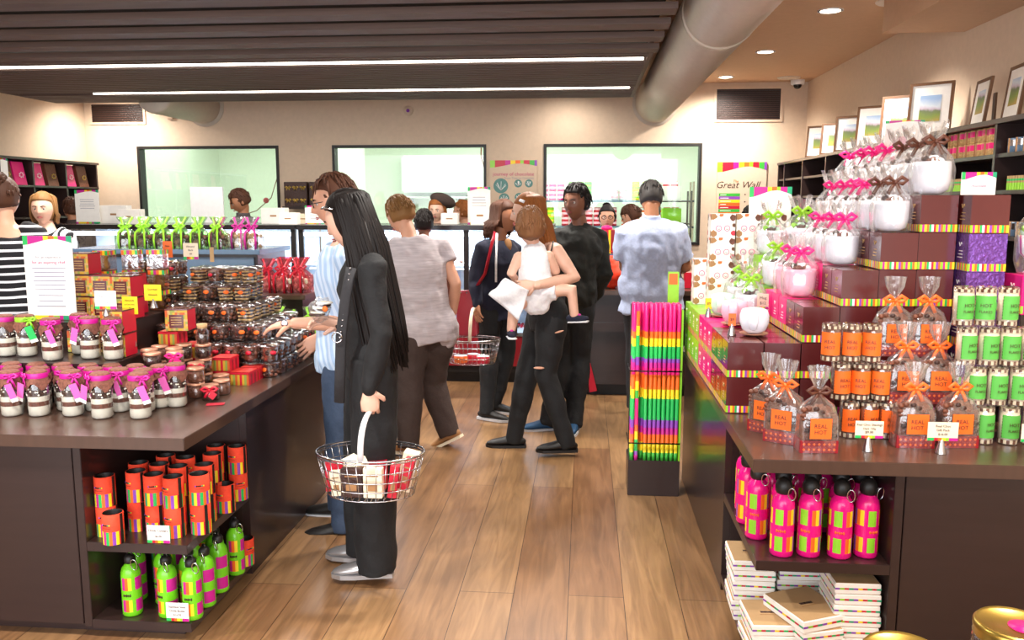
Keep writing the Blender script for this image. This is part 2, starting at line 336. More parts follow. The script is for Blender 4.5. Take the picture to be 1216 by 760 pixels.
# kitchen fittings
r = thing('wall_cupboard', (-2.2, 13.3, 2.05), 'row of pale kitchen wall cupboards seen through the middle window', 'cupboard')
part('body', MB().box(-2.9, -1.5, 13.3, 13.6, 1.75, 2.3, 'kitchen_white'), r)
for i in range(3): part('door', MB().box(-2.89 + i * .465, -2.45 + i * .465, 13.27, 13.3, 1.77, 2.28, 'white'), r, bevel=.004)
r = thing('kitchen_shelf', (-1.9, 13.3, 1.62), 'thin dark wall shelf under the kitchen cupboards', 'shelf')
part('board', MB().box(-3.1, -.9, 13.3, 13.6, 1.66, 1.69, 'steel'), r)
for x in (-2.8, -2.0, -1.2): part('bracket', MB().box(x, x + .03, 13.35, 13.6, 1.5, 1.66, 'black'), r)
for x0, x1, lab in ((-2.95, -1.2, 'long stainless workbench in the kitchen behind the middle window'), (-5.3, -3.9, 'stainless workbench in the kitchen behind the left window')):
    r = thing('workbench', (x0, 12.6, 0), lab, 'table'); part('top', MB().box(x0, x1, 12.4, 13.1, .88, .92, 'steel'), r)
    for x in (x0 + .03, x1 - .08):
        for y in (12.42, 13.03): part('leg', MB().box(x, x + .05, y, y + .05, 0, .88, 'steel'), r)
r = thing('tempering_machine', (-2.0, 12.7, .92), 'boxy white kitchen machine with a control panel on the workbench', 'machine')
part('body', MB().box(-2.5, -1.7, 12.5, 13.0, .92, 1.5, 'white'), r, bevel=.02); part('hopper', MB().lathe([(.1, 1.5), (.16, 1.62), (.17, 1.64)], 16, 'steel', (-2.1, 12.75, 0)), r)
part('control_panel', MB().box(-2.4, -2.1, 12.49, 12.5, 1.2, 1.4, 'bluegrey'), r)
r = thing('mixing_kettle', (-1.35, 12.7, .92), 'small steel kettle with a lid on the kitchen workbench', 'kettle', mb=MB().lathe([(.13, .92), (.15, 1.0), (.15, 1.2), (.1, 1.27), (.03, 1.3), (.03, 1.34)], 20, 'steel', (-1.35, 12.7, 0)))
tag(link('power_cable', MB().tube([(-1.6, 13.2, 2.99), (-1.62, 13.2, 2.3), (-1.5, 13.2, 1.9), (-1.42, 13.2, 1.75)], .012, 'rope', 6).mesh()), 'thin cable hanging from the ceiling before the kitchen cupboards', 'cable')
# wire rack and stock shelves in the right-hand kitchen window
r = thing('stock_shelf', (.3, 12.7, 0), 'long steel stock shelving with pink and green tins behind the right window', 'shelving')
for z in (.9, 1.22, 1.60): part('shelf', MB().box(-.9, 1.6, 12.7, 13.1, z, z + .025, 'bluegrey'), r)
for x in (-.9, .35, 1.57): part('upright', MB().box(x, x + .03, 12.7, 12.73, 0, 1.9, 'steel'), r); part('upright', MB().box(x, x + .03, 13.07, 13.1, 0, 1.9, 'steel'), r)
def tinmesh(c1, c2, r=.055, h=.13):
    return MB().lathe([(r, 0), (r, h * .25), (r, h * .5), (r, h * .75), (r, h), (r * .9, h + .008)], 14, lambda j, k_: c1 if j % 2 == 0 else c2)
TK = {}
def tin(c1, c2, loc, label, group, r=.055, h=.13):
    kk = (c1, c2, r, h)
    if kk not in TK: TK[kk] = tinmesh(c1, c2, r, h).mesh('stock_tin')
    return tag(link('stock_tin', TK[kk], None, loc), label, 'tin', group)
for z, xs_, cc in ((1.625, (-.85, -.73, -.61, -.49, -.37), ('pink', 'palepink')), (1.625, (-.2, -.08, .04), ('lime', 'green')), (1.625, (.2, .32, .44, .56), ('mug', 'palepink')), (1.625, (.75, .9), ('yellow', 'lime')),
                   (1.245, (-.8, -.66, -.52), ('yellow', 'lime')), (1.245, (-.3, -.18, -.06, .06, .18, .3, .42), ('red', 'palepink')), (1.245, (.6, .72, .84, .96, 1.08), ('orange', 'mug')), (1.245, (1.22, 1.34), ('orange', 'lime')), (1.625, (1.2, 1.32), ('red', 'mug'))):
    for x in xs_:
        for q in range(2): tin(cc[0], cc[1], (x, 12.85, z + q * .139), '%s and %s striped tin stacked on the %s stock shelf' % (cc[0], cc[1].replace('mug', 'white').replace('palepink', 'pale pink'), 'top' if z > 1.5 else 'middle'), '%s and %s tins on the %s stock shelf' % (cc[0], cc[1], 'top' if z > 1.5 else 'middle'))
r = thing('wire_rack', (1.05, 11.6, 0), 'tall dark wire rack at the right edge of the right window', 'rack')
for x in (1.0, 1.42):
    for y in (11.6, 12.0): part('post', MB().tube([(x, y, 0), (x, y, 1.75)], .014, 'black', 8), r)
for z in (.7, 1.0, 1.3, 1.6): part('wire_shelf', MB().box(1.0, 1.42, 11.6, 12.0, z, z + .015, 'black'), r)
for z, c in ((1.615, 'white'), (1.315, 'lime'), (1.015, 'yellow')):
    thing('stock_carton', (1.1, 11.7, z), '%s carton on the tall wire rack' % c, 'box', mb=MB().box(1.05, 1.3, 11.66, 11.9, z, z + .2, c), bevel=.004)

# ---------------------------------------------------------------- slatted ceiling raft, ducts, lamps
r = thing('slatted_ceiling_panel', (-2.5, 3, 2.6), 'large dark timber slatted panel hung below the ceiling with two light slots', 'ceiling panel')
X0, X1 = -5.4, .45
part('backing', MB().box(X0 + .02, X1 - .02, -.5, 8.38, 2.70, 2.74, 'slat_dark'), r)
part('edge_board', MB().box(X1 - .03, X1, 5.95, 8.4, 2.6, 2.78, 'slat'), r); part('edge_board', MB().box(X0, X0 + .03, -.5, 8.4, 2.6, 2.78, 'slat'), r)
part('edge_board', MB().box(X0 + .03, X1 - .03, 8.38, 8.4, 2.6, 2.78, 'slat'), r)
y = 5.86
while y > 2:
    part('batten', MB().box(X0 + .03, X1 + .02, y - .08, y + .08, 2.6, 2.635, 'slat'), r); y -= .385
y = 6.0
fine = MB(); nf = 0
while y < 8.34:
    if not (abs(y + .025 - 6.22) < .07 or abs(y + .025 - 7.74) < .06):
        part('slat', MB().box(X0 + .03, X1 - .03, y, y + .04, 2.6, 2.63, 'slat'), r)
    y += .08
part('light_slot', MB().box(X0 + .3, X1 - .05, 6.209, 6.231, 2.6, 2.62, 'strip_light'), r); part('light_slot', MB().box(-4.6, X1 - .07, 7.73, 7.75, 2.6, 2.62, 'strip_light'), r)
light('AREA', 'slot_light', (-2.2, 6.22, 2.585), (0, 0, 0), 45, (1, .95, .88), 5, .03); light('AREA', 'slot_light', (-2.1, 7.74, 2.585), (0, 0, 0), 35, (1, .95, .88), 5, .03)
def duct(cx, cz, rr, y0, y1, lab):
    prof = []; y = y0
    m = MB(); seg = 32
    n = int((y1 - y0) / .04)
    pts = [(cx, y0 + (y1 - y0) * i / n, cz) for i in range(n + 1)]
    m.tube(pts, [rr + (.009 if i % 2 else -.009) for i in range(n + 1)], 'duct', seg)
    r = thing('spiral_duct', (cx, y0, cz), lab, 'duct'); part('pipe', m, r)
    for yy in (y0 + 1.2, y0 + 3.6):
        if yy < y1: part('joint_ring', MB().tube([(cx, yy - .03, cz), (cx, yy + .03, cz)], rr + .012, 'duct', seg), r)
    part('wall_collar', MB().tube([(cx, y1 - .02, cz), (cx, y1, cz)], rr + .04, 'duct', seg), r)
duct(.76, 2.69, .21, 1.5, YB, 'wide ribbed silver ventilation duct running along the right side of the slatted panel')
duct(-4.42, 2.7, .19, 8.5, YB, 'short pale round duct above the left end of the back wall')
for x, y, lab in ((1.654, 6.16, 'nearest recessed ceiling downlight'), (1.548, 7.75, 'middle recessed ceiling downlight'), (1.45, 9.24, 'recessed downlight closest to the back wall')):
    r = thing('downlight', (x, y, ZC), lab + ' on the right', 'light')
    part('trim_ring', MB().lathe([(.085, ZC - .008), (.085, ZC), (.068, ZC), (.068, ZC - .008)], 24, 'white', (x, y, 0), cap=False), r)
    part('lamp', MB().lathe([(.066, ZC - .004), (.066, ZC - .001)], 24, 'led_warm', (x, y, 0)), r)
for x, y, lab in ((2.12, 9.35, 'small round ceiling air vent near the back wall'), (2.0, 5.93, 'round ceiling speaker at the top edge near the bulkhead')):
    thing('ceiling_vent', (x, y, ZC), lab, 'vent', mb=MB().lathe([(.11, ZC - .012), (.12, ZC - .004), (.12, ZC)], 24, 'duct', (x, y, 0)))
def grille(x0, x1, z0, z1, lab):
    r = thing('air_grille', (x0, YB, z0), lab, 'vent')
    m = MB(); t = .025
    m.box(x0 - t, x1 + t, YB - .015, YB, z1, z1 + t, 'wall'); m.box(x0 - t, x1 + t, YB - .015, YB, z0 - t, z0, 'wall'); m.box(x0 - t, x0, YB - .015, YB, z0, z1, 'wall'); m.box(x1, x1 + t, YB - .015, YB, z0, z1, 'wall')
    part('frame', m, r); m = MB(); n = int((z1 - z0) / .022)
    for i in range(n): z = z0 + (z1 - z0) * (i + .2) / n; m.box(x0, x1, YB - .012, YB - .002, z, z + .010, 'choc')
    m.box(x0, x1, YB - .003, YB - .001, z0, z1, 'black'); part('louvres', m, r)
grille(-5.8, -5.17, 2.53, 2.735, 'dark rectangular air grille high on the back wall at left'); grille(1.43, 2.12, 2.5, 2.83, 'large dark rectangular air grille high on the back wall at right')
r = thing('smoke_detector', (-2.02, YB, 2.63), 'small round white detector on the back wall above the middle window', 'detector')
part('body', MB().tube([(-2.02, YB, 2.63), (-2.02, YB - .03, 2.63)], .055, 'wall', 20), r); part('lens', MB().tube([(-2.02, YB - .03, 2.63), (-2.02, YB - .036, 2.63)], .02, 'purple', 12), r)
thing('wall_sensor', (-4.83, YB, 2.6), 'small beige box sensor on the back wall beside the round duct', 'sensor', mb=MB().box(-4.88, -4.8, YB - .04, YB, 2.56, 2.66, 'wall'), bevel=.006)
r = thing('security_camera', (2.26, 9.6, ZC), 'small white dome security camera in the far right ceiling corner', 'camera')
part('mount', MB().lathe([(.07, ZC - .05), (.075, ZC)], 18, 'white', (2.26, 9.55, 0)), r); part('dome', MB().ball((2.26, 9.55, ZC - .05), .045, 'blackgloss'), r)

# ---------------------------------------------------------------- islands
def island(side, name, lab, x_edge, x_out, y0, y1, xdiv, ybay, zsh, thick=.045):
    # x_edge: worktop edge on the aisle; the bay is open to the front and the aisle
    s = 1 if side == 'L' else -1      # aisle lies in +x for the left island
    r = thing(name, ((x_edge + x_out) / 2, (y0 + y1) / 2, 0), lab, 'counter')
    X = sorted((x_edge, x_out)); part('worktop', MB().box(X[0], X[1], y0, y1, .78 - thick, .78, 'laminate_top'), r, bevel=.002)
    e = x_edge - s * .03; t = .03; zt = .78 - thick; f = y0 + .04
    def bx(n, xa, xb, ya, yb, za, zb): part(n, MB().box(min(xa, xb), max(xa, xb), ya, yb, za, zb, 'laminate'), r, bevel=.0015)
    bx('side_panel', e, e - s * t, ybay, y1 - .04, 0, zt)
    bx('bay_back_panel', e - s * t, xdiv, ybay, ybay + t, .04, zt)
    bx('divider', xdiv, xdiv - s * t, f, ybay + t, .04, zt)
    bx('shelf', e, xdiv, f, ybay, zsh - .035, zsh)
    bx('base_shelf', e, xdiv, f, ybay, .035, .07)
    bx('plinth', e - s * .05, x_out + s * .05, f + .05, y1 - .08, 0, .035)
    bx('door', xdiv - s * (t + .004), x_out + s * .02, f, f + .02, .05, zt - .006)
    bx('back_panel', e - s * t, x_out, y1 - .07, y1 - .04, .035, zt)
    bx('inner_panel', x_out + s * .02, x_out + s * .05, f + .03, y1 - .08, .035, zt)
    return r
island('L', 'display_counter', 'dark brown display counter at left loaded with jars, open corner shelves below', -1.39, -3.1, 2.75, 4.45, -1.8, 3.36, .37)
island('R', 'display_counter', 'dark brown display counter at right with pink bottles on its corner shelves', .55, 2.02, 2.68, 4.85, 1.01, 3.38, .42)
# risers on the left worktop
r = thing('display_riser', (-2.3, 3.7, .78), 'low dark brown display riser under the upper jars on the left counter', 'riser')
part('lower_step', MB().box(-2.75, -1.92, 3.22, 3.58, .781, .945, 'laminate'), r, bevel=.003)
part('upper_step', MB().box(-2.75, -2.078, 3.59, 4.32, .781, 1.06, 'laminate'), r, bevel=.003)
# ---------------------------------------------------------------- glass display cases along the back
def case(x0, x1, lab, shelf_items=True, panes=2):
    yf, yb = 7.3, 7.95
    r = thing('glass_display_case', ((x0 + x1) / 2, yf, 0), lab, 'display case')
    part('counter_top', MB().box(x0, x1, yf - .03, yb + .12, 1.36, 1.40, 'blackgloss'), r)
    part('base', MB().box(x0, x1, yf + .02, yb, .1, .18, 'black'), r); part('kick_board', MB().box(x0, x1, yf + .08, yb, 0, .1, 'black'), r)
    part('front_panel', MB().box(x0, x1, yf, yf + .02, .16, .43, 'darkred'), r); part('trim_rail', MB().box(x0, x1, yf - .01, yf, .43, .46, 'steel'), r)
    part('back_panel', MB().box(x0, x1, yb, yb + .02, .18, 1.36, 'fridge'), r); part('deck', MB().box(x0 + .02, x1 - .02, yf + .03, yb, .43, .46, 'fridge'), r)
    for z in (.75, 1.02): part('glass_shelf', MB().box(x0 + .03, x1 - .03, yf + .1, yb, z, z + .02, 'fridge'), r)
    part('lamp_tube', MB().box(x0 + .04, x1 - .04, yf + .06, yf + .11, 1.30, 1.335, 'led'), r)
    for z in (.74, 1.01): part('lamp_tube', MB().box(x0 + .05, x1 - .05, yf + .14, yf + .155, z - .008, z, 'led'), r)
    for i in range(panes + 1):
        x = x0 + (x1 - x0) * i / panes; x = min(max(x, x0 + .025), x1 - .025)
        part('frame_post', MB().box(x - .022, x + .022, yf - .005, yf + .03, .46, 1.36, 'black'), r)
    for i in range(panes):
        a = x0 + (x1 - x0) * i / panes; b = x0 + (x1 - x0) * (i + 1) / panes
        part('glass_door', MB().box(a + .05, b - .05, yf + .005, yf + .012, .46, 1.36, 'fridge_glass'), r)
    light('AREA', 'case_light', ((x0 + x1) / 2, yf + .3, 1.32), (0, 0, 0), 16, (.88, .94, 1), x1 - x0 - .2, .3)
    return r
case(-4.8, -2.55, 'lit glass display case at left behind the chocolate counter', panes=3)
case(-2.53, -.28, 'lit glass display case behind the shoppers in the middle', panes=3)
def tray(x, y, z, c1, lab, w=.26):
    m = MB().box(x - w / 2, x + w / 2, y - .1, y + .1, z, z + .012, 'white')
    r = thing('chocolate_tray', (x, y, z), lab, 'tray'); part('tray_base', m, r)
    m = MB()
    for i in range(7):
        for j in range(4): m.ball((x - w / 2 + .035 + i * (w - .07) / 6, y - .075 + j * .05, z + .024), (.014, .014, .013), c1 if (i + j) % 3 else 'choclight', 8, 5)
    tag(part('chocolates', m, r), kind=None)
cols = ['choc', 'mug', 'red', 'choclight', 'cream', 'orange']
names = dict(choc='dark', mug='white', red='red', choclight='milk', cream='cream', orange='orange')
i = 0
for z, zn in ((.771, 'middle'), (1.041, 'top'), (.461, 'bottom')):
    for x in (-4.6, -4.2, -3.8, -3.4, -3.0, -2.72, -2.3, -1.95, -1.55, -1.2, -.8, -.5):
        c = cols[(i * 5 + 1) % 6]; i += 1
        tray(x, 7.6, z, c, 'tray of %s chocolates, %s shelf of the glass cases, %s' % (names[c], zn, '%s' % ['one', 'two', 'three', 'four', 'five', 'six', 'seven', 'eight', 'nine', 'ten', 'eleven', 'twelve'][[-4.6, -4.2, -3.8, -3.4, -3.0, -2.72, -2.3, -1.95, -1.55, -1.2, -.8, -.5].index(x)] + ' from left'))
# ---------------------------------------------------------------- dark gondola behind the left counter
r = thing('display_cabinet', (-2.7, 5.4, 0), 'glossy dark cabinet behind the left counter carrying bags of chocolate', 'cabinet')
part('top', MB().box(-3.35, -2.05, 5.18, 5.75, 1.27, 1.3, 'bluegrey'), r, bevel=.003)
part('body', MB().box(-3.32, -2.08, 5.22, 5.72, .05, 1.27, 'laminate'), r); part('plinth', MB().box(-3.28, -2.12, 5.27, 5.68, 0, .05, 'black'), r)
part('front_reflection', MB().box(-3.3, -2.1, 5.205, 5.22, .8, 1.25, 'bluegrey'), r)  # blue reflection on the shiny dark front, painted as a blue-grey sheet
part('side_shelf', MB().box(-2.08, -1.72, 5.05, 5.6, 1.0, 1.03, 'laminate_top'), r, bevel=.003); part('shelf_body', MB().box(-2.06, -1.76, 5.12, 5.58, .0, 1.0, 'laminate'), r)
r = thing('display_table', (-1.75, 4.75, 0), 'low dark table with green bags at the far end of the left counter', 'table')
part('top', MB().box(-2.5, -1.52, 4.5, 4.98, .74, .78, 'laminate_top'), r, bevel=.002); part('body', MB().box(-2.46, -1.56, 4.54, 4.94, 0, .74, 'laminate'), r)
# ---------------------------------------------------------------- service counter at right back
r = thing('service_counter', (.6, 7.0, 0), 'dark service counter in front of the standing men', 'counter')
part('worktop', MB().box(-.25, 1.75, 6.85, 7.5, .85, .89, 'laminate_top'), r, bevel=.003); part('front_panel', MB().box(-.23, 1.73, 6.9, 6.93, .1, .85, 'laminate'), r)
part('body', MB().box(-.22, 1.72, 6.93, 7.4, .1, .85, 'laminate'), r); part('ledge', MB().box(-.23, 1.73, 6.86, 6.9, .55, .62, 'laminate'), r); part('kick_board', MB().box(-.2, 1.7, 6.97, 7.3, 0, .1, 'black'), r)
# ---------------------------------------------------------------- bookcases
r = thing('wall_bookcase', (2.25, 6.7, 0), 'long dark shelving along the right wall with framed pictures on top', 'bookcase')
bz = [.1, .55, .95, 1.43, 1.66, 1.845]
part('back_board', MB().box(2.385, 2.41, 3.6, 9.55, .05, 2.0, 'black'), r); part('top_board', MB().box(2.08, 2.41, 3.6, 9.55, 1.995, 2.02, 'laminate'), r)
for z in bz: part('shelf', MB().box(2.1, 2.385, 3.6, 9.55, z - .02, z, 'laminate'), r)
for y in (3.6, 4.6, 5.32, 6.1, 6.9, 7.7, 8.5, 9.25, 9.53): part('upright', MB().box(2.09, 2.39, y - .012, y + .012, 0, 1.995, 'laminate'), r)
r = thing('wall_bookcase', (-5.75, 8.5, 0), 'dark shelving on the left wall filled with pink and brown bags', 'bookcase')
part('back_board', MB().box(-5.9, -5.88, 5.8, 9.4, .05, 2.0, 'black'), r); part('top_board', MB().box(-5.88, -5.58, 5.8, 9.4, 2.02, 2.045, 'laminate'), r)
for z in (.1, .6, 1.1, 1.45, 1.77): part('shelf', MB().box(-5.88, -5.6, 5.8, 9.4, z - .02, z, 'laminate'), r)
for y in (5.8, 6.6, 7.15, 7.75, 8.25, 8.8, 9.38): part('upright', MB().box(-5.88, -5.6, y - .012, y + .012, 0, 2.02, 'laminate'), r)
# ================================================================ product makers (prototypes are moved to their first place, then copied)
class Proto:
    def __init__(s, make): s.make = make; s.o = None; s.k = None
    def put(s, loc, label, rz=0, group=None, scale=None, tilt=None):
        if s.o is None:
            s.o = s.make(); o = s.o; o.location = loc; o.rotation_euler = (tilt[0] if tilt else 0, tilt[1] if tilt else 0, rz); o['label'] = label
            if scale: o.scale = (scale,) * 3
        else: o = dup(s.o, loc, rz, label, scale or 1, tilt)
        if group: o['group'] = group
        return o
def bow(mb, c, r, m, ang=0, tail=.05, T=None):
    c = Vector(c)
    sd_ = (-math.sin(ang), math.cos(ang), 0)
    for sgn in (-1, 1):
        u = Vector((math.cos(ang) * sgn, math.sin(ang) * sgn, 0)); v = Vector((0, 0, 1))
        pts = [c, c + u * r * .6 + v * r * .45, c + u * r * 1.1 + v * r * .15, c + u * r * .7 - v * r * .15, c]
        mb.tube(pts, [(.003, r * .14), (.004, r * .22), (.004, r * .24), (.004, r * .2), (.003, r * .1)], m, 6, side=sd_)
        mb.tube([c, c + u * r * .35 - v * tail * .5, c + u * r * .65 - v * tail], [(.0015, r * .2)] * 3, m, 6, side=sd_)
    mb.ball(c, (r * .2, r * .2, r * .2), m, 8, 5)
def mason(cloth='cocoa', rib='magenta', tagc='tagpink', side=1):
    def f():
        r = thing('mason_jar', (0, 0, 0), 'x', 'jar')
        r_, H = .040, .17
        def mm(j, k): return ['flour', 'flour', 'flour', 'cocoa', 'flour', 'flour', 'choc', 'choc', 'choc', 'choc'][min(j, 9)]
        part('layered_mix', MB().lathe([(r_ * .8, .003), (r_ * .95, .01), (r_ * .95, .03), (r_ * .95, .042), (r_ * .95, .06), (r_ * .95, .075), (r_ * .95, .08), (r_ * .95, .11), (r_ * .9, .125), (r_ * .7, .14)], 20, mm), r, local=True)
        m = MB()
        rr = random.Random(3)
        for i in range(26):
            a = rr.random() * 2 * PI; z = .083 + rr.random() * .03
            m.ball((math.cos(a) * r_ * .95, math.sin(a) * r_ * .95, z), (.004, .004, .0035), 'flour', 6, 4)
        part('white_chips', m, r, local=True)
        part('glass', MB().lathe([(r_ * .85, 0), (r_, .006), (r_, .12), (r_ * .85, .14), (r_ * .8, .165)], 20, 'glassjar'), r, local=True)
        m = MB(); n = 24                                                  # gathered cloth cover
        prof = [(.0, .178, 0), (.030, .178, 0), (.036, .172, 0), (.036, .158, 0), (.039, .146, .003), (.0435, .130, .008), (.045, .118, .014)]
        vs = []
        for rad, z, wob in prof:
            for k in range(n):
                a = 2 * PI * k / n; q = math.sin(a * 4) ; vs.append(((rad + wob * .25 * q) * math.cos(a), (rad + wob * .25 * q) * math.sin(a), z + wob * q * 1.1))
        fs = [(j * n + k, j * n + (k + 1) % n, (j + 1) * n + (k + 1) % n, (j + 1) * n + k) for j in range(len(prof) - 1) for k in range(n)]
        m.add(vs, fs, cloth, True); part('cloth_cover', m, r, local=True)
        m = MB(); m.lathe([(.0385, .15), (.0395, .155), (.0395, .166), (.038, .17)], 24, rib, cap=False)
        bow(m, (side * .03, -.034, .158), .024, rib, .5 * side, .04); part('ribbon', m, r, local=True)
        m = MB(); T = Matrix.Translation((side * .038, -.045, .105)) @ Matrix.Rotation(-side * .3, 4, 'Y') @ Matrix.Rotation(.12, 4, 'X')
        m.cb((0, 0, 0), (.03, .0015, .06), tagc, T); m.cb((0, 0, -.036), (.03, .0016, .014), 'paper', T); part('gift_tag', m, r, local=True)
        return r
    return f
J1 = Proto(mason()); J2 = Proto(mason(side=-1)); J3 = Proto(mason(rib='lime', tagc='brightgreen', side=1))
def small_jar(m_c='choc', lidm='copperlid', rib=None, r_=.036, H=.065):
    def f():
        r = thing('chocolate_jar', (0, 0, 0), 'x', 'jar')
        part('chocolates', MB().lathe([(r_ * .8, .003), (r_ * .93, .008), (r_ * .93, H * .75), (r_ * .6, H * .82)], 16, m_c), r, local=True)
        part('glass', MB().lathe([(r_ * .9, 0), (r_, .005), (r_, H * .78), (r_ * .88, H * .86)], 18, 'glassjar'), r, local=True)
        part('lid', MB().lathe([(r_ * .96, H * .84), (r_ * .98, H * .87), (r_ * .98, H * .98), (r_ * .9, H)], 20, lidm), r, local=True)
        if rib:
            m = MB(); bow(m, (.01, -r_ - .004, H * .75), .03, rib, .2, .03); T = Matrix.Translation((.022, -r_ - .006, H * .42)) @ Matrix.Rotation(.7, 4, 'Y')
            m.cb((0, 0, 0), (.026, .0016, .03), rib, T); part('ribbon_tag', m, r, local=True)
        return r
    return f
S1 = Proto(small_jar()); S2 = Proto(small_jar('choclight')); S3 = Proto(small_jar('choc', rib='red')); S4 = Proto(small_jar('choclight', rib='pink'))
def tub(kind):
    def f():
        R, H = .042, .08
        r = thing('chocolate_tub', (0, 0, 0), 'x', 'tub')
        m = MB()
        if kind == 'bark':
            rr = random.Random(5)
            for i in range(8):
                z = .006 + i * .0085; m.cb((0, 0, z), (.055 + rr.random() * .012, .055, .0068), 'biscuit' if i % 2 == 0 else 'choc', Matrix.Rotation(rr.uniform(-.3, .3), 4, 'Z'))
        else:
            rr = random.Random(9 if kind == 'dark' else 11)
            m.lathe([(R * .75, .004), (R * .84, .01), (R * .86, .055), (R * .5, .062)], 14, 'choc' if kind == 'dark' else 'choclight')
            for i in range(26):
                a = rr.random() * 2 * PI; z = .01 + rr.random() * .055; q = R * .8 * (1 if z < .05 else rr.random())
                m.ball((math.cos(a) * q, math.sin(a) * q, z), (.010, .009, .008), ('choc', 'choclight', 'choc')[i % 3], 7, 5)
        part('chocolates', m, r, local=True)
        part('clear_cup', MB().lathe([(R * .82, 0), (R * .97, .064)], 18, 'plastic', cap=False), r, local=True)
        m = MB(); m.lathe([(R * 1.04, .064), (R * 1.06, .069), (R * .98, .073), (R * .7, .079), (R * .3, .0795)], 20, 'plastic'); m.lathe([(R * 1.05, .0655), (R * 1.07, .067), (R * 1.05, .0685)], 20, 'choclight', cap=False)
        part('clear_lid', m, r, local=True)
        m = MB(); m.tube([(0.006, -R * .93, .04), (0.006, -R * .99, .041)], (.014, .01), 'red' if kind == 'milk' else 'label_orange', 12, side=(1, 0, 0)); part('round_sticker', m, r, local=True)
        return r
    return f
T1 = Proto(tub('dark')); T2 = Proto(tub('milk')); T3 = Proto(tub('bark'))
def gift_tin():
    r = thing('patterned_tin', (0, 0, 0), 'x', 'tin'); s_ = .1; h = s_ / 2
    m = MB(); m.box(-h, h, -h, h, .002, s_ * .93, 'ochre')
    rr = random.Random(4); cc = ['rust', 'olive', 'biscuit', 'ochre', 'ochre']
    for (o, ux) in (((-h, -h - .0006, .002), (1, 0, 0)), ((h + .0006, -h, .002), (0, 1, 0))):
        o = Vector(o); ux = Vector(ux); n = 9
        for i in range(n):
            for j in range(n):
                a = o + ux * (s_ * i / n) + Vector((0, 0, s_ * .93 * j / n)); d = s_ / n
                mm = 'red' if ux.y else cc[rr.randrange(5)]
                m.quad(a, a + ux * d, a + ux * d + Vector((0, 0, d * .93)), a + Vector((0, 0, d * .93)), mm)
    part('body', m, r, local=True); part('front_label', MB().box(-.032, .032, -h - .002, -h - .0008, .015, .075, 'maroon'), r, local=True)
    part('lid', MB().box(-h - .002, h + .002, -h - .002, h + .002, s_ * .93, s_, 'maroon'), r, local=True, bevel=.002)
    m = MB()
    for i in range(4): m.box(-.024, .024, -h - .0026, -h - .002, .028 + i * .011, .031 + i * .011, 'biscuit')
    part('label_print', m, r, local=True); return r
GT = Proto(gift_tin)
def flat_box():
    r = thing('chocolate_gift_box', (0, 0, 0), 'x', 'box'); w_, d, h = .085, .1, .06
    m = MB(); m.box(-w_ / 2, w_ / 2, -d / 2, d / 2, 0, h, 'rust')
    stripes(m, (-w_ / 2, -d / 2 - .0008, 0), (1, 0, 0), (0, 0, 1), w_, h * .8, ['ochre', 'olive', 'rust', 'ochre', 'red', 'ochre', 'olive', 'rust'])
    stripes(m, (w_ / 2 + .0008, -d / 2, 0), (0, 1, 0), (0, 0, 1), d, h * .8, ['red', 'darkred', 'red', 'darkred', 'red'])
    part('body', m, r, local=True); part('lid', MB().box(-w_ / 2 - .002, w_ / 2 + .002, -d / 2 - .002, d / 2 + .002, h * .8, h, 'red'), r, local=True, bevel=.002); return r
FB = Proto(flat_box)
def corked():
    r = thing('corked_bottle', (0, 0, 0), 'x', 'bottle')
    part('beans', MB().lathe([(.022, .002), (.026, .006), (.026, .035)], 14, 'choc'), r, local=True)
    part('glass', MB().lathe([(.026, 0), (.029, .004), (.029, .055), (.02, .066), (.018, .075)], 18, 'glassjar'), r, local=True)
    part('cork', MB().lathe([(.021, .068), (.023, .088)], 14, 'kraft'), r, local=True); return r
CB = Proto(corked)
_card = {}
def card(loc, w_, h, colr, lines, label, cone=True, lift=.03, rz=0, name='price_card', band=True, lm='lettering', tilt=0):
    r = thing(name, loc, label, 'sign', rz=rz)
    m = MB(); z0 = lift
    m.box(-w_ / 2, w_ / 2, -.001, .001, z0, z0 + h, colr)
    if band: stripes(m, (-w_ / 2, -.0018, z0), (1, 0, 0), (0, 0, 1), w_, h * .16, ['brightgreen', 'red', 'orange', 'yellow', 'lime', 'magenta'], [1.2, .7, .7, .7, .6, 1.6])
    part('card', m, r, local=True)
    if cone: part('cone_stand', MB().lathe([(.018, 0), (.018, .002), (.004, lift + .012), (.003, lift + .016)], 14, 'steel', c=(0, .004, 0)), r, local=True)
    n = len(lines)
    for i, (s_, k) in enumerate(lines):
        text(r, s_, k, (0, -.0022, z0 + h * (.9 - (.66 / max(1, n)) * (i + .75))), m=lm)
    return r
# ================================================================ left counter stock
jl = [(7, 496), (39.5, 496), (80, 496), (115, 499), (161, 499), (205, 485)]
ORD = ['first', 'second', 'third', 'fourth', 'fifth', 'sixth', 'seventh', 'eighth', 'ninth', 'tenth']
for i, (px, py) in enumerate(jl):
    p = at(px, py, z=.78) + Vector((0, .04, 0))
    (J1 if i in (2, 4, 0) else J2).put(p, 'baking mix jar with pink ribbon, %s from left in the front row' % ORD[i], rz=rnd.uniform(-.25, .25), group='mason jars of layered baking mix')
for row, (yy, xs_) in enumerate(((3.115, (-2.27, -2.155, -2.05, -1.93, -1.825, -1.725)), (3.205, (-2.33, -2.22, -2.11, -2.0, -1.9, -1.8, -1.7)))):
    for x in xs_:
        if row == 1 and x > -1.9: yy_ = yy + .01
        J1.put((x, yy - (.0 if row == 0 else .012), .78), 'baking mix mason jar in the %s row behind the front jars' % ('first', 'second')[row], rz=rnd.uniform(-.4, .4), group='baking mix jars in the %s row behind the front' % ('first', 'second')[row], scale=.97)
up = [(1, 424), (26, 424), (56, 429), (79, 425), (101.6, 427), (129, 428)]
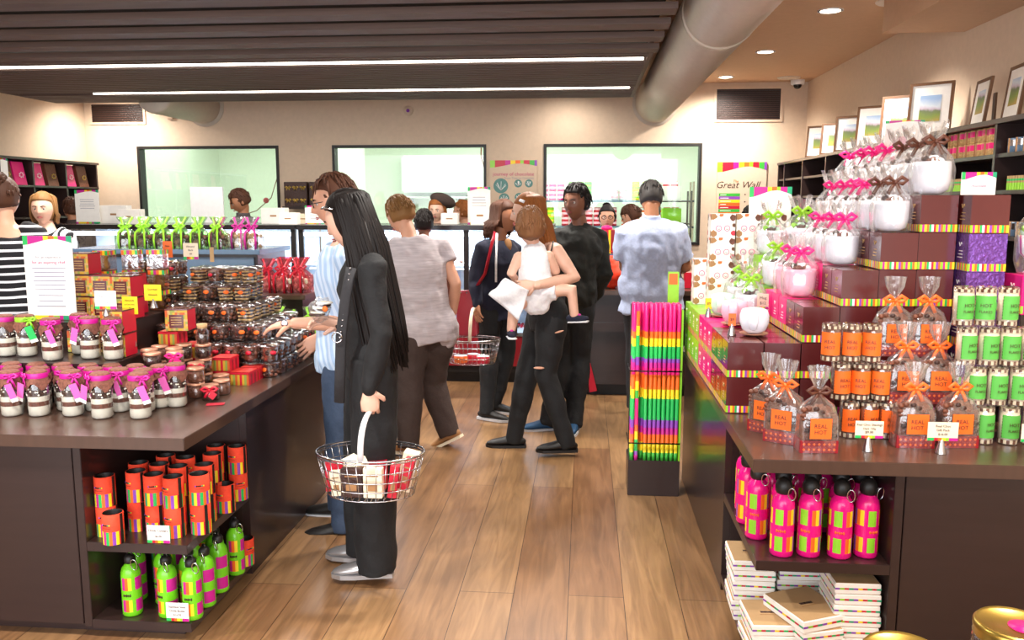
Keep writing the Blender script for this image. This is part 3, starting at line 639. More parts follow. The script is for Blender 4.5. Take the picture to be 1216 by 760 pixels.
for i, (px, py) in enumerate(up):
    p = at(px, py, z=.947) + Vector((0, .04, 0)); p.z = .946
    if i in (3,): p.y += .07
    (J3 if i == 1 else (J2 if i in (0, 4) else J1)).put(p, 'mason jar of baking mix on the raised step, %s from the left%s' % (ORD[i], ', green tag' if i == 1 else ', pink ribbon'), rz=rnd.uniform(-.2, .2), group='mason jars on the raised step')
# small glass jars right of the mason jars
sj = [(157, 425, 0), (176, 420, 2), (163, 403, 0)]
pos = [(-1.945, 3.30, 2), (-1.965, 3.38, 1)]
def sput(P_, x, y, z, lab): return P_.put((x, y, z), lab, rz=rnd.uniform(-.3, .3), group='small glass jars of chocolates')
for i, (x, y, n, P_) in enumerate(((-1.80, 3.33, 3, S1), (-1.72, 3.37, 3, S4), (-1.63, 3.36, 2, S2), (-1.86, 3.42, 3, S1), (-1.555, 3.33, 1, S3), (-1.55, 3.43, 1, S2), (-1.77, 3.46, 3, S2), (-1.68, 3.47, 2, S3), (-1.6, 3.54, 1, S1), (-1.86, 3.51, 3, S2), (-1.775, 3.56, 3, S1), (-1.69, 3.57, 3, S1))):
    for q in range(n):
        sput((S1 if q % 2 else P_) if q < n - 1 else P_, x, y, .78 + q * .0655, 'small lidded glass jar of chocolates, %s, %s stack of the cluster' % (('bottom of', 'second in', 'third in')[q] if n > 1 else 'alone, ' + 'no stack', ORD[i] if i < 10 else 'rear'))
for i, (x, y) in enumerate(((-1.545, 3.66), (-1.64, 3.68), (-1.545, 3.77))):
    for q in range(1 + (i == 1)): FB.put((x, y, .78 + q * .0605), 'red lidded patterned chocolate box near the aisle edge, %s' % (('front right', 'front left' if q == 0 else 'on top of the left one', 'rear'))[i], group='red lidded chocolate boxes')
for i, (x, y, z) in enumerate(((-1.87, 3.64, .78), (-1.77, 3.66, .78), (-1.87, 3.645, .8405), (-1.77, 3.665, .8405), (-1.87, 3.65, .901), (-1.775, 3.67, .901), (-1.87, 3.655, .9615))):
    FB.put((x, y, z), 'red lidded patterned chocolate box stacked among small jars, %s' % ('bottom left', 'bottom right', 'second left', 'second right', 'third left', 'third right', 'topmost')[i], group='red lidded chocolate boxes stacked')
CB.put((-1.70, 3.66, .78), 'small clear bottle with cork among the chocolate boxes'); CB.put((-1.69, 3.57, .977), 'small corked clear bottle standing on a stack of small jars')
for i, (x, y, z) in enumerate(((-1.99, 3.42, .946), (-1.99, 3.42, 1.047), (-2.13, 3.75, 1.062), (-2.13, 3.75, 1.163), (-2.245, 3.77, 1.062), (-2.245, 3.77, 1.163), (-2.36, 3.79, 1.062), (-2.36, 3.79, 1.163), (-2.36, 3.8, 1.264), (-2.19, 3.90, 1.062), (-2.19, 3.90, 1.163), (-2.48, 3.8, 1.062), (-2.48, 3.8, 1.163), (-2.1, 3.52, .946), (-2.21, 3.52, .946))):
    GT.put((x, y, z), 'square patterned chocolate tin with maroon lid and brown label, %s' % ('on the low step at right', 'topmost on the low step', 'bottom right of stack', 'top right of stack beside cards', 'second column bottom', 'second column top', 'third column bottom', 'third column middle', 'topmost of all the tins', 'rear bottom', 'rear top', 'behind the big sign, lower', 'behind the big sign, upper', 'behind the upper mason jars', 'furthest left behind the mason jars')[i], rz=rnd.uniform(-.06, .06), group='square patterned tins')
# pile of clear tubs on a stepped riser
TH = .081; rs = thing('stepped_riser', (-1.8, 4.1, .78), 'dark stepped riser hidden under the pile of chocolate tubs', 'riser')
cap = [2, 3, 4, 6, 6, 6, 6]; k = 0
for j in range(7):
    y = 3.80 + j * .092 ; rc = [2, 3, 4, 4, 5, 6, 6][j]
    for i in range(7):
        x = -1.475 - i * .091; n = min(cap[i], rc)
        if y > 4.40: continue
        if i >= 5 and j < 1: continue
        z0 = 0 if (i < 2 or n <= 2) else n - 2
        if z0: part('step', MB().box(x - .0455, x + .0455, y - .046, y + .046, .781, .78 + z0 * TH, 'laminate'), rs)
        for q in range(z0, n):
            P_ = T3 if (q >= 4 and i in (3, 4, 6)) or (i == 2 and q == 3) else (T1, T2, T1)[(i * 3 + j + q) % 3]
            kn = {T1: 'dark chocolate', T2: 'milk chocolate', T3: 'layered almond bark'}[P_]
            P_.put((x + rnd.uniform(-.003, .003), y + rnd.uniform(-.003, .003), .7805 + q * TH), 'clear tub of %s, %s column from aisle, %s layer, %s row' % (kn, ORD[i], ORD[q], ORD[j]), rz=rnd.uniform(-.6, .6), group='clear tubs in the big pile')
            k += 1
for i in range(3):
    for j in range(2):
        for q in range(3):
            (T1, T3, T2)[(i + j + q) % 3].put((-2.125 - i * .091, 4.17 + j * .09, 1.0605 + q * TH), 'clear tub at the left back of the pile, %s column, %s layer' % (ORD[i], ORD[q]), rz=rnd.uniform(-.6, .6), group='clear tubs at the left back of the pile')
# clear boxes with chocolate figures behind the tins
def clear_box():
    r = thing('clear_gift_box', (0, 0, 0), 'x', 'box')
    m = MB(); m.box(-.04, .04, -.035, .035, 0, .006, 'choclight'); part('base', m, r, local=True)
    part('clear_walls', MB().box(-.04, .04, -.035, .035, .006, .1, 'plastic'), r, local=True)
    m = MB(); m.lathe([(.022, .008), (.025, .03), (.014, .055), (.019, .068), (.01, .084)], 14, 'choclight'); part('chocolate_figure', m, r, local=True)
    m = MB()
    for (o, u) in (((-.0405, -.0358, .078), (1, 0, 0)), ((.0408, -.0355, .078), (0, 1, 0))): stripes(m, o, u, (0, 0, 1), .08 if u[0] else .071, .022, ['orange', 'lime', 'magenta', 'orange', 'yellow', 'brightgreen'])
    part('striped_band', m, r, local=True); return r
CLB = Proto(clear_box)
for i, (x, y, z) in enumerate(((-2.36, 3.97, 1.062), (-2.25, 4.03, 1.062), (-2.135, 4.06, 1.062), (-2.36, 3.97, 1.163), (-2.25, 4.03, 1.163), (-2.135, 4.06, 1.163), (-2.36, 3.97, 1.264), (-2.25, 4.03, 1.264), (-2.135, 4.06, 1.264))):
    CLB.put((x, y, z), 'clear gift box with a chocolate figure and coloured band, %s %s' % (('left', 'middle', 'right')[i % 3], ('lower', 'middle layer', 'top layer')[i // 3]), rz=rnd.uniform(-.2, .2), group='clear gift boxes')
# cards and signs on the left counter
def signboard(loc, w_, h, label, lines, t=.006, stripes_bottom=True, rz=0, name='sign_card', lean=0, lm='lettering_pink', paper='screen', top=.09):
    r = thing(name, loc, label, 'sign', rz=rz); r.rotation_euler[0] = lean
    m = MB(); m.box(-w_ / 2, w_ / 2, 0, t, 0, h, 'paper'); part('board', m, r, local=True, bevel=.001)
    m = MB(); cc = ['brightgreen', 'magenta', 'yellow', 'orange', 'lime', 'magenta', 'teal']; wd = [1, 3.2, 1, 1.2, .8, 1.6, 1.1]; tot = sum(wd); a = 0
    for c, k_ in zip(cc, wd):                                          # wavy band across the top
        x0 = -w_ / 2 + w_ * a / tot; x1 = -w_ / 2 + w_ * (a + k_) / tot; a += k_
        d0 = h * top * (1 + .5 * math.cos((x0 / w_ + .5) * 5)) * .8; d1 = h * top * (1 + .5 * math.cos((x1 / w_ + .5) * 5)) * .8
        m.quad((x0, -.0008, h), (x0, -.0008, h - d0), (x1, -.0008, h - d1), (x1, -.0008, h), c)
    if stripes_bottom: stripes(m, (-w_ / 2, -.0008, 0), (1, 0, 0), (0, 0, 1), w_, h * .05, cc[1:] + cc[:1], wd)
    part('colour_band', m, r, local=True)
    for (s_, k_, fz, mm) in lines: text(r, s_, k_, (0, -.0012, h * fz), m=mm)
    return r
def lines_print(r, x0, x1, z0, z1, n, m='lettering_grey', jag=.2):
    mb = MB(); rr = random.Random(int(z1 * 1000) + n)
    for i in range(n):
        z = z0 + (z1 - z0) * i / max(1, n - 1); q = (x1 - x0) * jag * rr.random() / 2
        mb.box(x0 + q, x1 - q, -.0014, -.0008, z, z + (z1 - z0) / n * .28, m)
    part('fine_print', mb, r, local=True)
p = at(62, 370, 3.66)
s1 = signboard((p.x, p.y, 1.062), .235, .385, 'tall white sign card with coloured wavy top standing before the striped woman', [('for an experience', .017, .735, 'lettering_grey'), ('for an aspiring chef', .021, .67, 'lettering_pink')])
lines_print(s1, -.085, .085, .14, .235, 6); lines_print(s1, -.07, .07, .06, .11, 3)
def put_card(px, py_bot, Y, zsup, wpx, hpx, colr, lines, label, **kw):
    p = at(px, py_bot, Y); s_ = Y / 1000; return card((p.x, Y, zsup), wpx * s_, hpx * s_, colr, lines, label, lift=max(.012, p.z - zsup), **kw)
put_card(126, 367, 3.36, 1.125, 28, 23, 'paper', [('Baking Jar', .013), ('$14.00', .011)], 'white price card on a cone above the upper mason jars', lm='lettering_grey')
put_card(155, 373, 3.46, .977, 20, 22, 'yellow', [('Almonds', .012), ('in Chocolate', .009), ('$9', .01)], 'yellow price card on a small jar, the lower of two', band=False)
GT.put((-1.835, 3.665, 1.0225), 'square patterned chocolate tin resting on the red boxes under a yellow card', group='square patterned tins', rz=.1)
put_card(182, 357, 3.64, 1.123, 22, 20, 'yellow', [('Scorched', .012), ('Almonds', .012)], 'yellow price card on the patterned tin, the upper of two', band=False)
put_card(200, 312, 4.2, 1.304, 12, 20, 'orange', [('Bites', .012), ('$6', .012)], 'narrow orange price card atop the tub pile', band=False, cone=False)
put_card(227, 308, 4.27, 1.267, 19, 20, 'cream', [('Almond', .014), ('Bark', .014), ('$8', .012)], 'cream price card atop the tub pile beside the orange one', cone=False)
put_card(252, 311, 4.27, 1.267, 5, 18, 'kraft', [], 'narrow brown card seen edge-on atop the tub pile', band=False, cone=False)
tag(link('gift_tag', MB().box(-.035, .035, -.02, .02, 0, .0015, 'red').mesh('gift_tag', None, .0004), None, at(256, 480, z=.782), .3), 'loose red gift tag lying on the counter edge before the small jars', 'tag')
# ================================================================ corner shelves of the left counter
def koozie():
    r = thing('drink_sleeve', (0, 0, 0), 'x', 'drink sleeve'); R, H, n = .037, .113, 40
    pat = ['brightgreen', 'koozie', 'yellow', 'purple', 'lime', 'koozie', 'magenta', 'bluegrey', 'yellow', 'red', 'lime', 'koozie', 'teal', 'yellow', 'magenta', 'brightgreen', 'orange', 'purple', 'yellow', 'red']
    part('foam_sleeve', MB().lathe([(R, 0), (R * 1.0, .05), (R * 1.0, .0501), (R, H), (R * .93, H + .001), (R * .9, H - .004), (R * .88, .006), (0, .005)], n, lambda j, k_: pat[k_ // 2 % 20] if j == 0 else ('black' if j >= 4 else 'koozie'), cap=False), r, local=True)
    m = MB()
    for i, c in enumerate(('purple', 'black', 'black', 'black', 'teal', 'yellow')):
        a = -PI / 2 + (i - 2.5) * .16; m.ball((math.cos(a) * R, math.sin(a) * R, .075), (.003, .003, .0035), c, 6, 4)
    m.tube([(math.cos(a) * (R + .0005), math.sin(a) * (R + .0005), .064) for a in [-PI / 2 + (q - 3) * .15 for q in range(7)]], .0007, 'black', 5); part('printed_mark', m, r, local=True)
    m = MB(); m.box(R - .001, R + .0015, -.006, .006, 0, H, 'black'); part('seam_strip', m, r, local=True); return r
KZ = Proto(koozie)
kz = [(-1.765, 2.87, 2), (-1.70, 2.80, 1), (-1.675, 2.93, 2), (-1.59, 2.90, 2), (-1.505, 2.88, 2), (-1.425, 2.92, 2), (-1.72, 3.03, 2), (-1.63, 3.02, 2), (-1.545, 3.0, 2), (-1.455, 3.03, 2), (-1.425, 3.14, 1), (-1.57, 3.11, 2), (-1.485, 3.17, 2), (-1.43, 3.28, 2), (-1.66, 3.13, 2), (-1.52, 3.28, 2)]
for i, (x, y, n) in enumerate(kz):
    if i == 10: n = 1
    for q in range(n):
        KZ.put((x, y, .3705 + q * .1145), 'orange foam drink sleeve, %s, %s' % (('lower one of the pair', 'upper one of the pair')[q] if n == 2 else 'standing single', ['at the left end', 'in front at left', 'second pair from left', 'third pair, front', 'fourth pair, behind the card', 'at the front right corner', 'back row far left', 'back row, second', 'back row, third', 'back row, fourth', 'single near the aisle edge', 'deep row left', 'deep row right', 'furthest along the aisle edge', 'deep row far left', 'against the bay back'][i]), rz=rnd.uniform(-.7, .7) , group='orange drink sleeves')
def bottle(body, cap_, R, H, pat, ring=True, tall=False):
    def f():
        r = thing('drink_bottle', (0, 0, 0), 'x', 'bottle'); n = 36
        def mm(j, k_):
            if j in (2, 4): return pat[(k_ // 2) % len(pat)]
            return body
        s_ = H
        part('body', MB().lathe([(R * .9, 0), (R, .005), (R, s_ * .08), (R, s_ * .27), (R, s_ * .42), (R, s_ * .62), (R * .97, s_ * .68), (R * .82, s_ * .75), (R * .52, s_ * .8), (R * .45, s_ * .83)], n, mm), r, local=True)
        m = MB(); m.lathe([(R * .55, s_ * .82), (R * .58, s_ * .84), (R * .58, s_ * .9), (R * .45, s_ * .93), (R * .3, s_ * .95)] if not tall else [(R * .6, s_ * .8), (R * .72, s_ * .83), (R * .74, s_ * .9), (R * .6, s_ * .96), (R * .25, s_)], 20, 'black')
        if not tall: m.tube([(-R * .3, 0, s_ * .94), (-R * .15, 0, s_ * .985), (R * .15, 0, s_ * .985), (R * .3, 0, s_ * .94)], .0035, 'black', 8)
        part('cap', m, r, local=True)
        m = MB(); c0 = Vector((R * .75, -R * .55, s_ * .82)); pts = [c0 + Vector((math.cos(a) * .012, -.002 - .004 * math.sin(a), math.sin(a) * .022)) for a in [2 * PI * q / 14 for q in range(14)]]
        m.tube(pts, .0022, 'steel', 6, closed=True); m.tube([c0 + Vector((0, 0, .02)), (R * .5, -.3 * R, s_ * .86)], .0018, 'steel', 6); part('carabiner', m, r, local=True)
        m = MB()
        for q in range(5):
            a = -PI / 2 + (q - 2) * .17; m.ball((math.cos(a) * R, math.sin(a) * R, s_ * .345), (.0032, .0032, .0042 if q % 2 else .006), 'choc' if body != 'bottlepink' else 'orange', 6, 4)
        part('printed_mark', m, r, local=True); return r
    return f
BG = Proto(bottle('limebottle', 'black', .0355, .245, ['magenta', 'magenta', 'limebottle', 'orange', 'limebottle', 'yellow', 'limebottle', 'red', 'magenta', 'limebottle', 'teal', 'limebottle', 'magenta', 'orange', 'yellow', 'limebottle', 'magenta', 'magenta']))
bgp = [(-1.675, 2.85), (-1.535, 2.85), (-1.435, 2.84), (-1.49, 2.93), (-1.60, 2.95), (-1.43, 2.94), (-1.72, 2.97), (-1.43, 3.06), (-1.52, 3.03), (-1.62, 3.08), (-1.48, 3.14), (-1.43, 3.22), (-1.55, 3.19), (-1.70, 3.12)]
for i, (x, y) in enumerate(bgp):
    BG.put((x, y, .0705), 'lime green drink bottle, %s' % ['leftmost in the front row', 'second in the front row, ring facing out', 'front right corner beside the card', 'just behind the card', 'second row, left of the card', 'second row at the aisle edge', 'back left', 'third along the aisle edge', 'third row centre', 'third row left', 'fourth row centre', 'furthest along the aisle edge', 'fourth row left', 'deep in the back left'][i], rz=rnd.uniform(-.8, .8), group='lime green drink bottles')
KZ.put((-1.425, 3.14 + .0, .0705) if False else (-1.365 - .062, 3.31, .0705), 'orange drink sleeve standing on the bottom shelf behind the green bottles', rz=1)
card((-1.53, 2.80 - .0, .3705), .085, .066, 'paper', [('Drink Coolers', .0125), ('$6.00', .011)], 'white card with coloured foot leaning before the orange drink sleeves', cone=False, lift=.002)
card((-1.47, 2.79, .0705), .085, .07, 'paper', [('Stainless Steel', .0115), ('Drink Bottle', .0115), ('$16.95', .011)], 'white card in a clear holder before the green bottles', cone=False, lift=.008, tilt=0)
# ================================================================ right counter stock
BW = .137; B = .141                                                          # edge of one mug box
BANDS = ['lime', 'magenta', 'yellow', 'orange', 'brightgreen', 'mug', 'red', 'yellow', 'purple', 'orange', 'lime', 'magenta', 'yellow', 'brightgreen', 'orange', 'yellow']
def mugbox(c):
    def f():
        r = thing('gift_box', (0, 0, 0), 'x', 'box'); h = BW / 2 - .001
        part('box_body', MB().box(-h, h, -h, h, 0, B - .001, c), r, local=True, bevel=.0015)
        m = MB(); t = .0007
        for o, u in (((-h, -h - t, .004), (1, 0, 0)), ((h + t, -h, .004), (0, 1, 0)), ((h, h + t, .004), (-1, 0, 0)), ((-h - t, h, .004), (0, -1, 0))): stripes(m, o, u, (0, 0, 1), 2 * h, B * .19, BANDS)
        part('striped_band', m, r, local=True)
        m = MB()
        for i in range(3): m.box(-h - .0012, -h - .0002, -.02, .02 - i * .006, .05 + i * .012, .053 + i * .012, 'biscuit' if c == 'maroon' else 'paper')
        m.tube([(-h - .0008, -.012 + q * .004, .1 + .008 * math.sin(q * 1.3)) for q in range(7)], .0012, 'biscuit' if c == 'maroon' else 'paper', 5)
        part('side_print', m, r, local=True); return r
    return f
BM, BP, BL, BV = Proto(mugbox('maroon')), Proto(mugbox('pink')), Proto(mugbox('lime')), Proto(mugbox('purplefoil'))
CN = {BM: 'dark maroon', BP: 'bright pink', BL: 'lime green', BV: 'crinkled purple foil'}
BAREA = [(-.0, )]
# columns of the box pyramid: x of the column, first row y, rows back, number of levels at the front
def stackcol(name, x, y0, rows, lev, colour, z0=0, show=3):
    for j in range(rows):
        y = y0 + j * .139
        for q in range(z0, lev):
            if j > 0 and q < lev - 1 and name != 'edge': continue    # hidden inside the pyramid: carried by the block below
            P_ = colour(j, q)
            P_.put((x, y, .7805 + q * B), '%s gift box, %s column, %s level, %s from the front' % (CN[P_], name, ORD[q], ORD[j]), group='%s boxes of the %s column' % (CN[P_], name))
        if name != 'edge' and j > 0 and lev > 1:
            part('block', MB().box(x - BW / 2, x + BW / 2, y - .068, y + .068, .781, .78 + (lev - 1) * B - .001, 'laminate'), pyr)
pyr = thing('stepped_riser', (1.2, 4.0, .78), 'dark stepped riser inside the pyramid of gift boxes', 'riser')
edgec = lambda j, q: BM if j < 3 else (BP if j < 6 else (BL if j < 10 else BM))
stackcol('edge', .625, 3.345, 10, 2, edgec)
stackcol('second', .765, 3.345, 9, 2, lambda j, q: BM if j < 4 else (BP if j < 6 else BL))
stackcol('third', .905, 3.35, 5, 3, lambda j, q: BM if j < 2 else BP)
stackcol('fourth', 1.045, 3.36, 5, 4, lambda j, q: BM if j < 2 else BP)
stackcol('fifth', 1.185, 3.37, 7, 5, lambda j, q: BM if j < 3 else BP)
stackcol('sixth', 1.325, 3.38, 8, 6, lambda j, q: BM)
stackcol('seventh', 1.468, 3.29, 3, 6, lambda j, q: BM if q == 5 else BV)
# loose rows behind, reached by green and pink bags
for i, (x, y, n, P_) in enumerate(((.905, 4.08, 3, BL), (.905, 4.22, 4, BL), (1.045, 4.1, 4, BP), (1.045, 4.24, 4, BP), (.905, 4.37, 2, BL), (1.045, 4.40, 2, BM), (.905, 4.51, 2, BM))):
    for q in range(n): P_.put((x, y, .7805 + q * B), '%s gift box in the rear stacks of the pyramid, %s stack, %s level' % (CN[P_], ORD[i], ORD[q]), group='%s boxes in the rear stacks' % CN[P_])
# cow-patterned white boxes on the far end
def cowbox():
    r = thing('spotted_box', (0, 0, 0), 'x', 'box'); h = .06
    m = MB().box(-h, h, -h, h, 0, .119, 'paper'); rr = random.Random(2)
    spots = [(-.05, .105, .018, 'tan'), (.05, .1, .016, 'choclight'), (.052, .02, .013, 'red'), (-.048, .018, .017, 'tan'), (-.01, .114, .012, 'orange'), (.055, .06, .01, 'choclight')]
    for side in range(2):
        for x, z, q, c in spots:
            pl = []
            for k_ in range(12):
                a = 2 * PI * k_ / 12; px_ = max(-h, min(h, x + q * math.cos(a) * rr.uniform(.8, 1.2))); pz = max(0, min(.118, z + q * math.sin(a) * rr.uniform(.8, 1.2)))
                pl.append((px_, -h - .0008, pz) if side == 0 else (-h - .0008, px_, pz))
            m.add(pl, [tuple(range(12))], c)
    part('box_body', m, r, local=True); m = MB()
    for x, c in ((-.022, 'magenta'), (.02, 'pink')):
        m.tube([(x + math.cos(a) * .014, -h - .001, .045 + math.sin(a) * .014) for a in [2 * PI * k_ / 12 for k_ in range(12)]], .0015, c, 5, closed=True); m.tube([(x - .006, -h - .001, .043), (x, -h - .001, .038), (x + .006, -h - .001, .043)], .0012, 'choc', 5)
    part('face_print', m, r, local=True); return r
CW = Proto(cowbox)
for i, (x, y, n) in enumerate(((.70, 4.44, 4), (.83, 4.46, 4), (.96, 4.47, 4), (.64, 4.57, 2))):
    for q in range(n): CW.put((x, y, .7808 + 2 * B + q * .12), 'white box with brown cow spots, %s column, %s from the bottom' % (('left', 'middle', 'right', 'low rear left')[i], ORD[q]), group='white spotted boxes')
# the cow stack reaches higher: it stands on two rows of plain boxes at the edge
# mugs
def mugshape(m, c, R=.062, H=.1, col='mug', handle=-PI / 2):
    c = Vector(c)
    m.lathe([(R * .55, 0), (R * .9, H * .12), (R, H * .4), (R * 1.02, H * .85), (R, H), (R * .94, H), (R * .9, H * .4), (0.01, H * .12)], 24, col, c)
    u = Vector((math.cos(handle), math.sin(handle), 0))
    m.tube([c + u * R * .95 + Vector((0, 0, H * .88)), c + u * R * 1.45 + Vector((0, 0, H * .75)), c + u * R * 1.5 + Vector((0, 0, H * .4)), c + u * R * .95 + Vector((0, 0, H * .2))], (.008, .013) if 0 else [(.007, .012)] * 4, col, 8)
def rmug(col):
    def f():
        r = thing('round_mug', (0, 0, 0), 'x', 'mug')
        part('saucer', MB().lathe([(.03, 0), (.055, .008), (.058, .012), (.052, .011), (.03, .006)], 24, 'copperlid'), r, local=True)
        m = MB(); m.lathe([(.03, .012), (.048, .026), (.058, .055), (.058, .085), (.05, .106), (.03, .113), (.001, .115)], 28, col); part('cup', m, r, local=True)
        m = MB(); m.tube([(0, -.045, .108), (0, -.074, .1), (0, -.084, .068), (0, -.072, .036), (0, -.046, .03)], [(.012, .005), (.018, .006), (.02, .007), (.015, .006), (.010, .005)], col, 10, side=(1, 0, 0)); part('handle', m, r, local=True)
        part('lid_seam', MB().lathe([(.0565, .074), (.0578, .0745), (.0565, .075)], 24, 'lettering_grey', cap=False), r, local=True); return r
    return f
zt = .7805 + 2 * B
Proto(rmug('mug')).put((.69, 3.46, zt), 'white round mug on a saucer, nearest of three on the maroon boxes', rz=-.25)
Proto(rmug('palepink')).put((.66, 3.74, zt), 'pale pink round mug in the middle of the three mugs on the boxes', rz=-.25)
Proto(rmug('mint')).put((.65, 4.02, zt), 'pale mint round mug, furthest of three on the pink boxes', rz=-.25)
for x, y, c, lab in ((.60, 3.45, 'orange', 'tiny orange price card on a cone beside the white round mug'), (.585, 4.0, 'yellow', 'tiny yellow price card beside the mint round mug')):
    card((x, y, zt), .03, .05, c, [('$9', .016)], lab, band=False, lift=.04)
# cellophane-wrapped mugs
def wrapped(rib, mugc, H=.3, R=.072):
    def f():
        r = thing('wrapped_mug', (0, 0, 0), 'x', 'mug')
        m = MB(); mugshape(m, (0, 0, .004), .064, .115, mugc, PI / 2 - .3); part('mug', m, r, local=True)
        m = MB(); rr = random.Random(3)
        for i in range(12): a = rr.random() * 2 * PI; q = rr.random() * .035; m.ball((math.cos(a) * q, math.sin(a) * q, .118 + rr.random() * .015), (.014, .014, .012), ('choc', 'cocoa', 'mug')[i % 3] if rib != 'lime' else ('lime', 'choc', 'mint')[i % 3], 8, 5)
        part('chocolates', m, r, local=True)
        n = 28; prof = [(R * .95, .0, 0), (R * 1.04, .03, .02), (R * 1.08, .09, .03), (R * .95, .13, .06), (R * .5, .165, .25), (R * .2, .187, .3), (R * .28, .198, .4), (R * .5, .225, .3), (R * .62, .255, .28)]
        m = MB(); vs = []
        for j, (q, z, wv) in enumerate(prof):
            for k_ in range(n):
                a = 2 * PI * k_ / n; rr_ = q * (1 + wv * math.sin(a * 9 + j * .3)); vs.append((rr_ * math.cos(a), rr_ * math.sin(a), z + (.012 * math.sin(a * 5) if j == len(prof) - 1 else 0)))
        fs = [(j * n + k_, j * n + (k_ + 1) % n, (j + 1) * n + (k_ + 1) % n, (j + 1) * n + k_) for j in range(len(prof) - 1) for k_ in range(n)]
        m.add(vs, fs, 'cello', True); part('cellophane', m, r, local=True)
        m = MB(); m.lathe([(R * .24, .182), (R * .27, .187), (R * .24, .192)], 14, rib, cap=False); bow(m, (0, -R * .35, .19), .042, rib, .15, .045); part('ribbon', m, r, local=True); return r
    return f
WP, WB_, WG = Proto(wrapped('pink', 'mug')), Proto(wrapped('brownribbon', 'mug')), Proto(wrapped('lime', 'mug'))
WN = {WP: 'pink', WB_: 'brown', WG: 'lime green'}
def wput(P_, x, y, lev, lab, s_=1): P_.put((x, y, .7808 + lev * B), 'white mug in clear cellophane with %s ribbon, %s' % (WN[P_], lab), rz=rnd.uniform(-.5, .2), group='cellophane wrapped mugs', scale=s_)
for j, P_ in enumerate((WB_, WB_, WB_, WP, WP, WP, WP)): wput(P_, 1.325, 3.41 + j * .168, 6, 'top tier, %s from the front' % ORD[j], 1.06)
for j, P_ in enumerate((WB_, WB_, WP, WP, WP, WP)): wput(P_, 1.18, 3.40 + j * .16, 5, 'second tier, %s from the front' % ORD[j])
for j, P_ in enumerate((WP, WP, WP)): wput(P_, 1.045, 3.55 + j * .155, 4, 'third tier, %s from the front' % ORD[j])
for j, P_ in enumerate((WG, WG)): wput(P_, (.905, .765)[j], (4.07, 3.95)[j], 3 - j, 'fourth tier, %s from the front' % ORD[j])
wput(WG, .765, 4.17, 2, 'low before the spotted boxes', 1.1); wput(WG, .905, 4.23, 4, 'behind the lowest far-end mug', 1.0); wput(WG, 1.045, 4.24, 4, 'tallest of the far-end wrapped mugs', 1.1)
WPk = Proto(wrapped('pink', 'palepink')); WN[WPk] = 'pink'
for j in range(2): WPk.put((.905, 3.63 + j * .15, .7808 + 3 * B), 'pale pink mug in clear cellophane with pink bow, %s of two above the maroon boxes' % ('front', 'rear')[j], rz=-.2)
card((.80, 3.84, .7808 + 2 * B), .05, .07, 'cream', [('Mug', .018), ('$12', .018)], 'cream price card standing before the lime wrapped mug', lift=.06)
# signs on the pyramid
r_ = signboard((1.40, 3.93, .7805 + 6 * B), .16, .33, 'white sign with a pink cup picture standing behind the topmost wrapped mugs', [], stripes_bottom=False, rz=-.2, top=.03)
m = MB(); m.lathe([(.02, .2), (.035, .21), (.04, .26)], 16, 'palepink', (0, -.002, 0), sy=.03); part('cup_picture', m, r_, local=True)
r_ = signboard((1.475, 3.35, .7805 + 6 * B), .125, .085, 'small white rounded sign with striped top on the highest maroon box', [('chocolate', .014, .35, 'lettering_pink')], stripes_bottom=False, top=.28)
r_ = signboard((.98, 4.62, .78), .22, .9, 'tall white board with coloured top behind the green wrapped mugs', [], stripes_bottom=False, top=.05)
lines_print(r_, -.08, .08, .5, .75, 6)
# hot chocolate tubes
def hottube(lab, words, body):
    def f():
        r = thing('chocolate_tube', (0, 0, 0), 'x', 'tube'); R, H = .0325, .134
        part('contents', MB().lathe([(R * .93, .012), (R * .93, H * .9)], 20, body), r, local=True)
        chk = lambda j, k_: 'choclight' if k_ % 2 else 'cream'
        m = MB(); m.lathe([(R * .97, .004), (R * .97, .018)], 20, chk, cap=False); m.lathe([(R * .97, H * .86), (R * .97, H * .94)], 20, chk, cap=False); part('checked_rim', m, r, local=True)
        part('clear_tube', MB().lathe([(R * .98, 0), (R, .003), (R, H * .97), (R * .9, H), (R * .6, H * .985)], 24, 'plastic'), r, local=True)
        m = MB(); n = 16; a0, a1 = -PI / 2 - 1.15, -PI / 2 + 1.15
        m.grid(lambda u, v: ((R + .0012) * math.cos(a0 + (a1 - a0) * u), (R + .0012) * math.sin(a0 + (a1 - a0) * u), .024 + v * .08), 16, 1, lab)
        for i in range(8): m.grid(lambda u, v, i=i: ((R + .0016) * math.cos(a0 + .07 * u), (R + .0016) * math.sin(a0 + .07 * u), .026 + i * .01 + v * .005), 1, 1, 'choc')
        part('label_wrap', m, r, local=True)
        for i, s_ in enumerate(words): text(r, s_, .0165 if len(s_) < 5 else .0125, (0, -R - .0016 - .0006, .066 - i * .02))
        return r
    return f
HO, HG = Proto(hottube('label_orange', ['REAL', 'HOT'], 'choclight')), Proto(hottube('label_green', ['HOT', 'FLAKES'], 'cream'))
H_ = .1345
for lv, xs_, y in ((0, (.935, 1.0, 1.065), 2.98), (1, (.90, .968, 1.037), 2.985), (2, (.862, .93, 1.0), 2.99)):
    for i, x in enumerate(xs_):
        HO.put((x, y, .7805 + lv * H_), 'clear tube of chocolate with orange label, %s level, %s' % (ORD[lv], ('left', 'centre', 'right')[i]), rz=rnd.uniform(-.5, .5), group='orange labelled tubes')
        if lv < 2 and i < 2: HO.put((x + .02, y + .075, .7805 + lv * H_), 'clear tube with orange label in the rear row, %s level, %s' % (ORD[lv], ('left', 'right')[i]), group='orange labelled tubes')
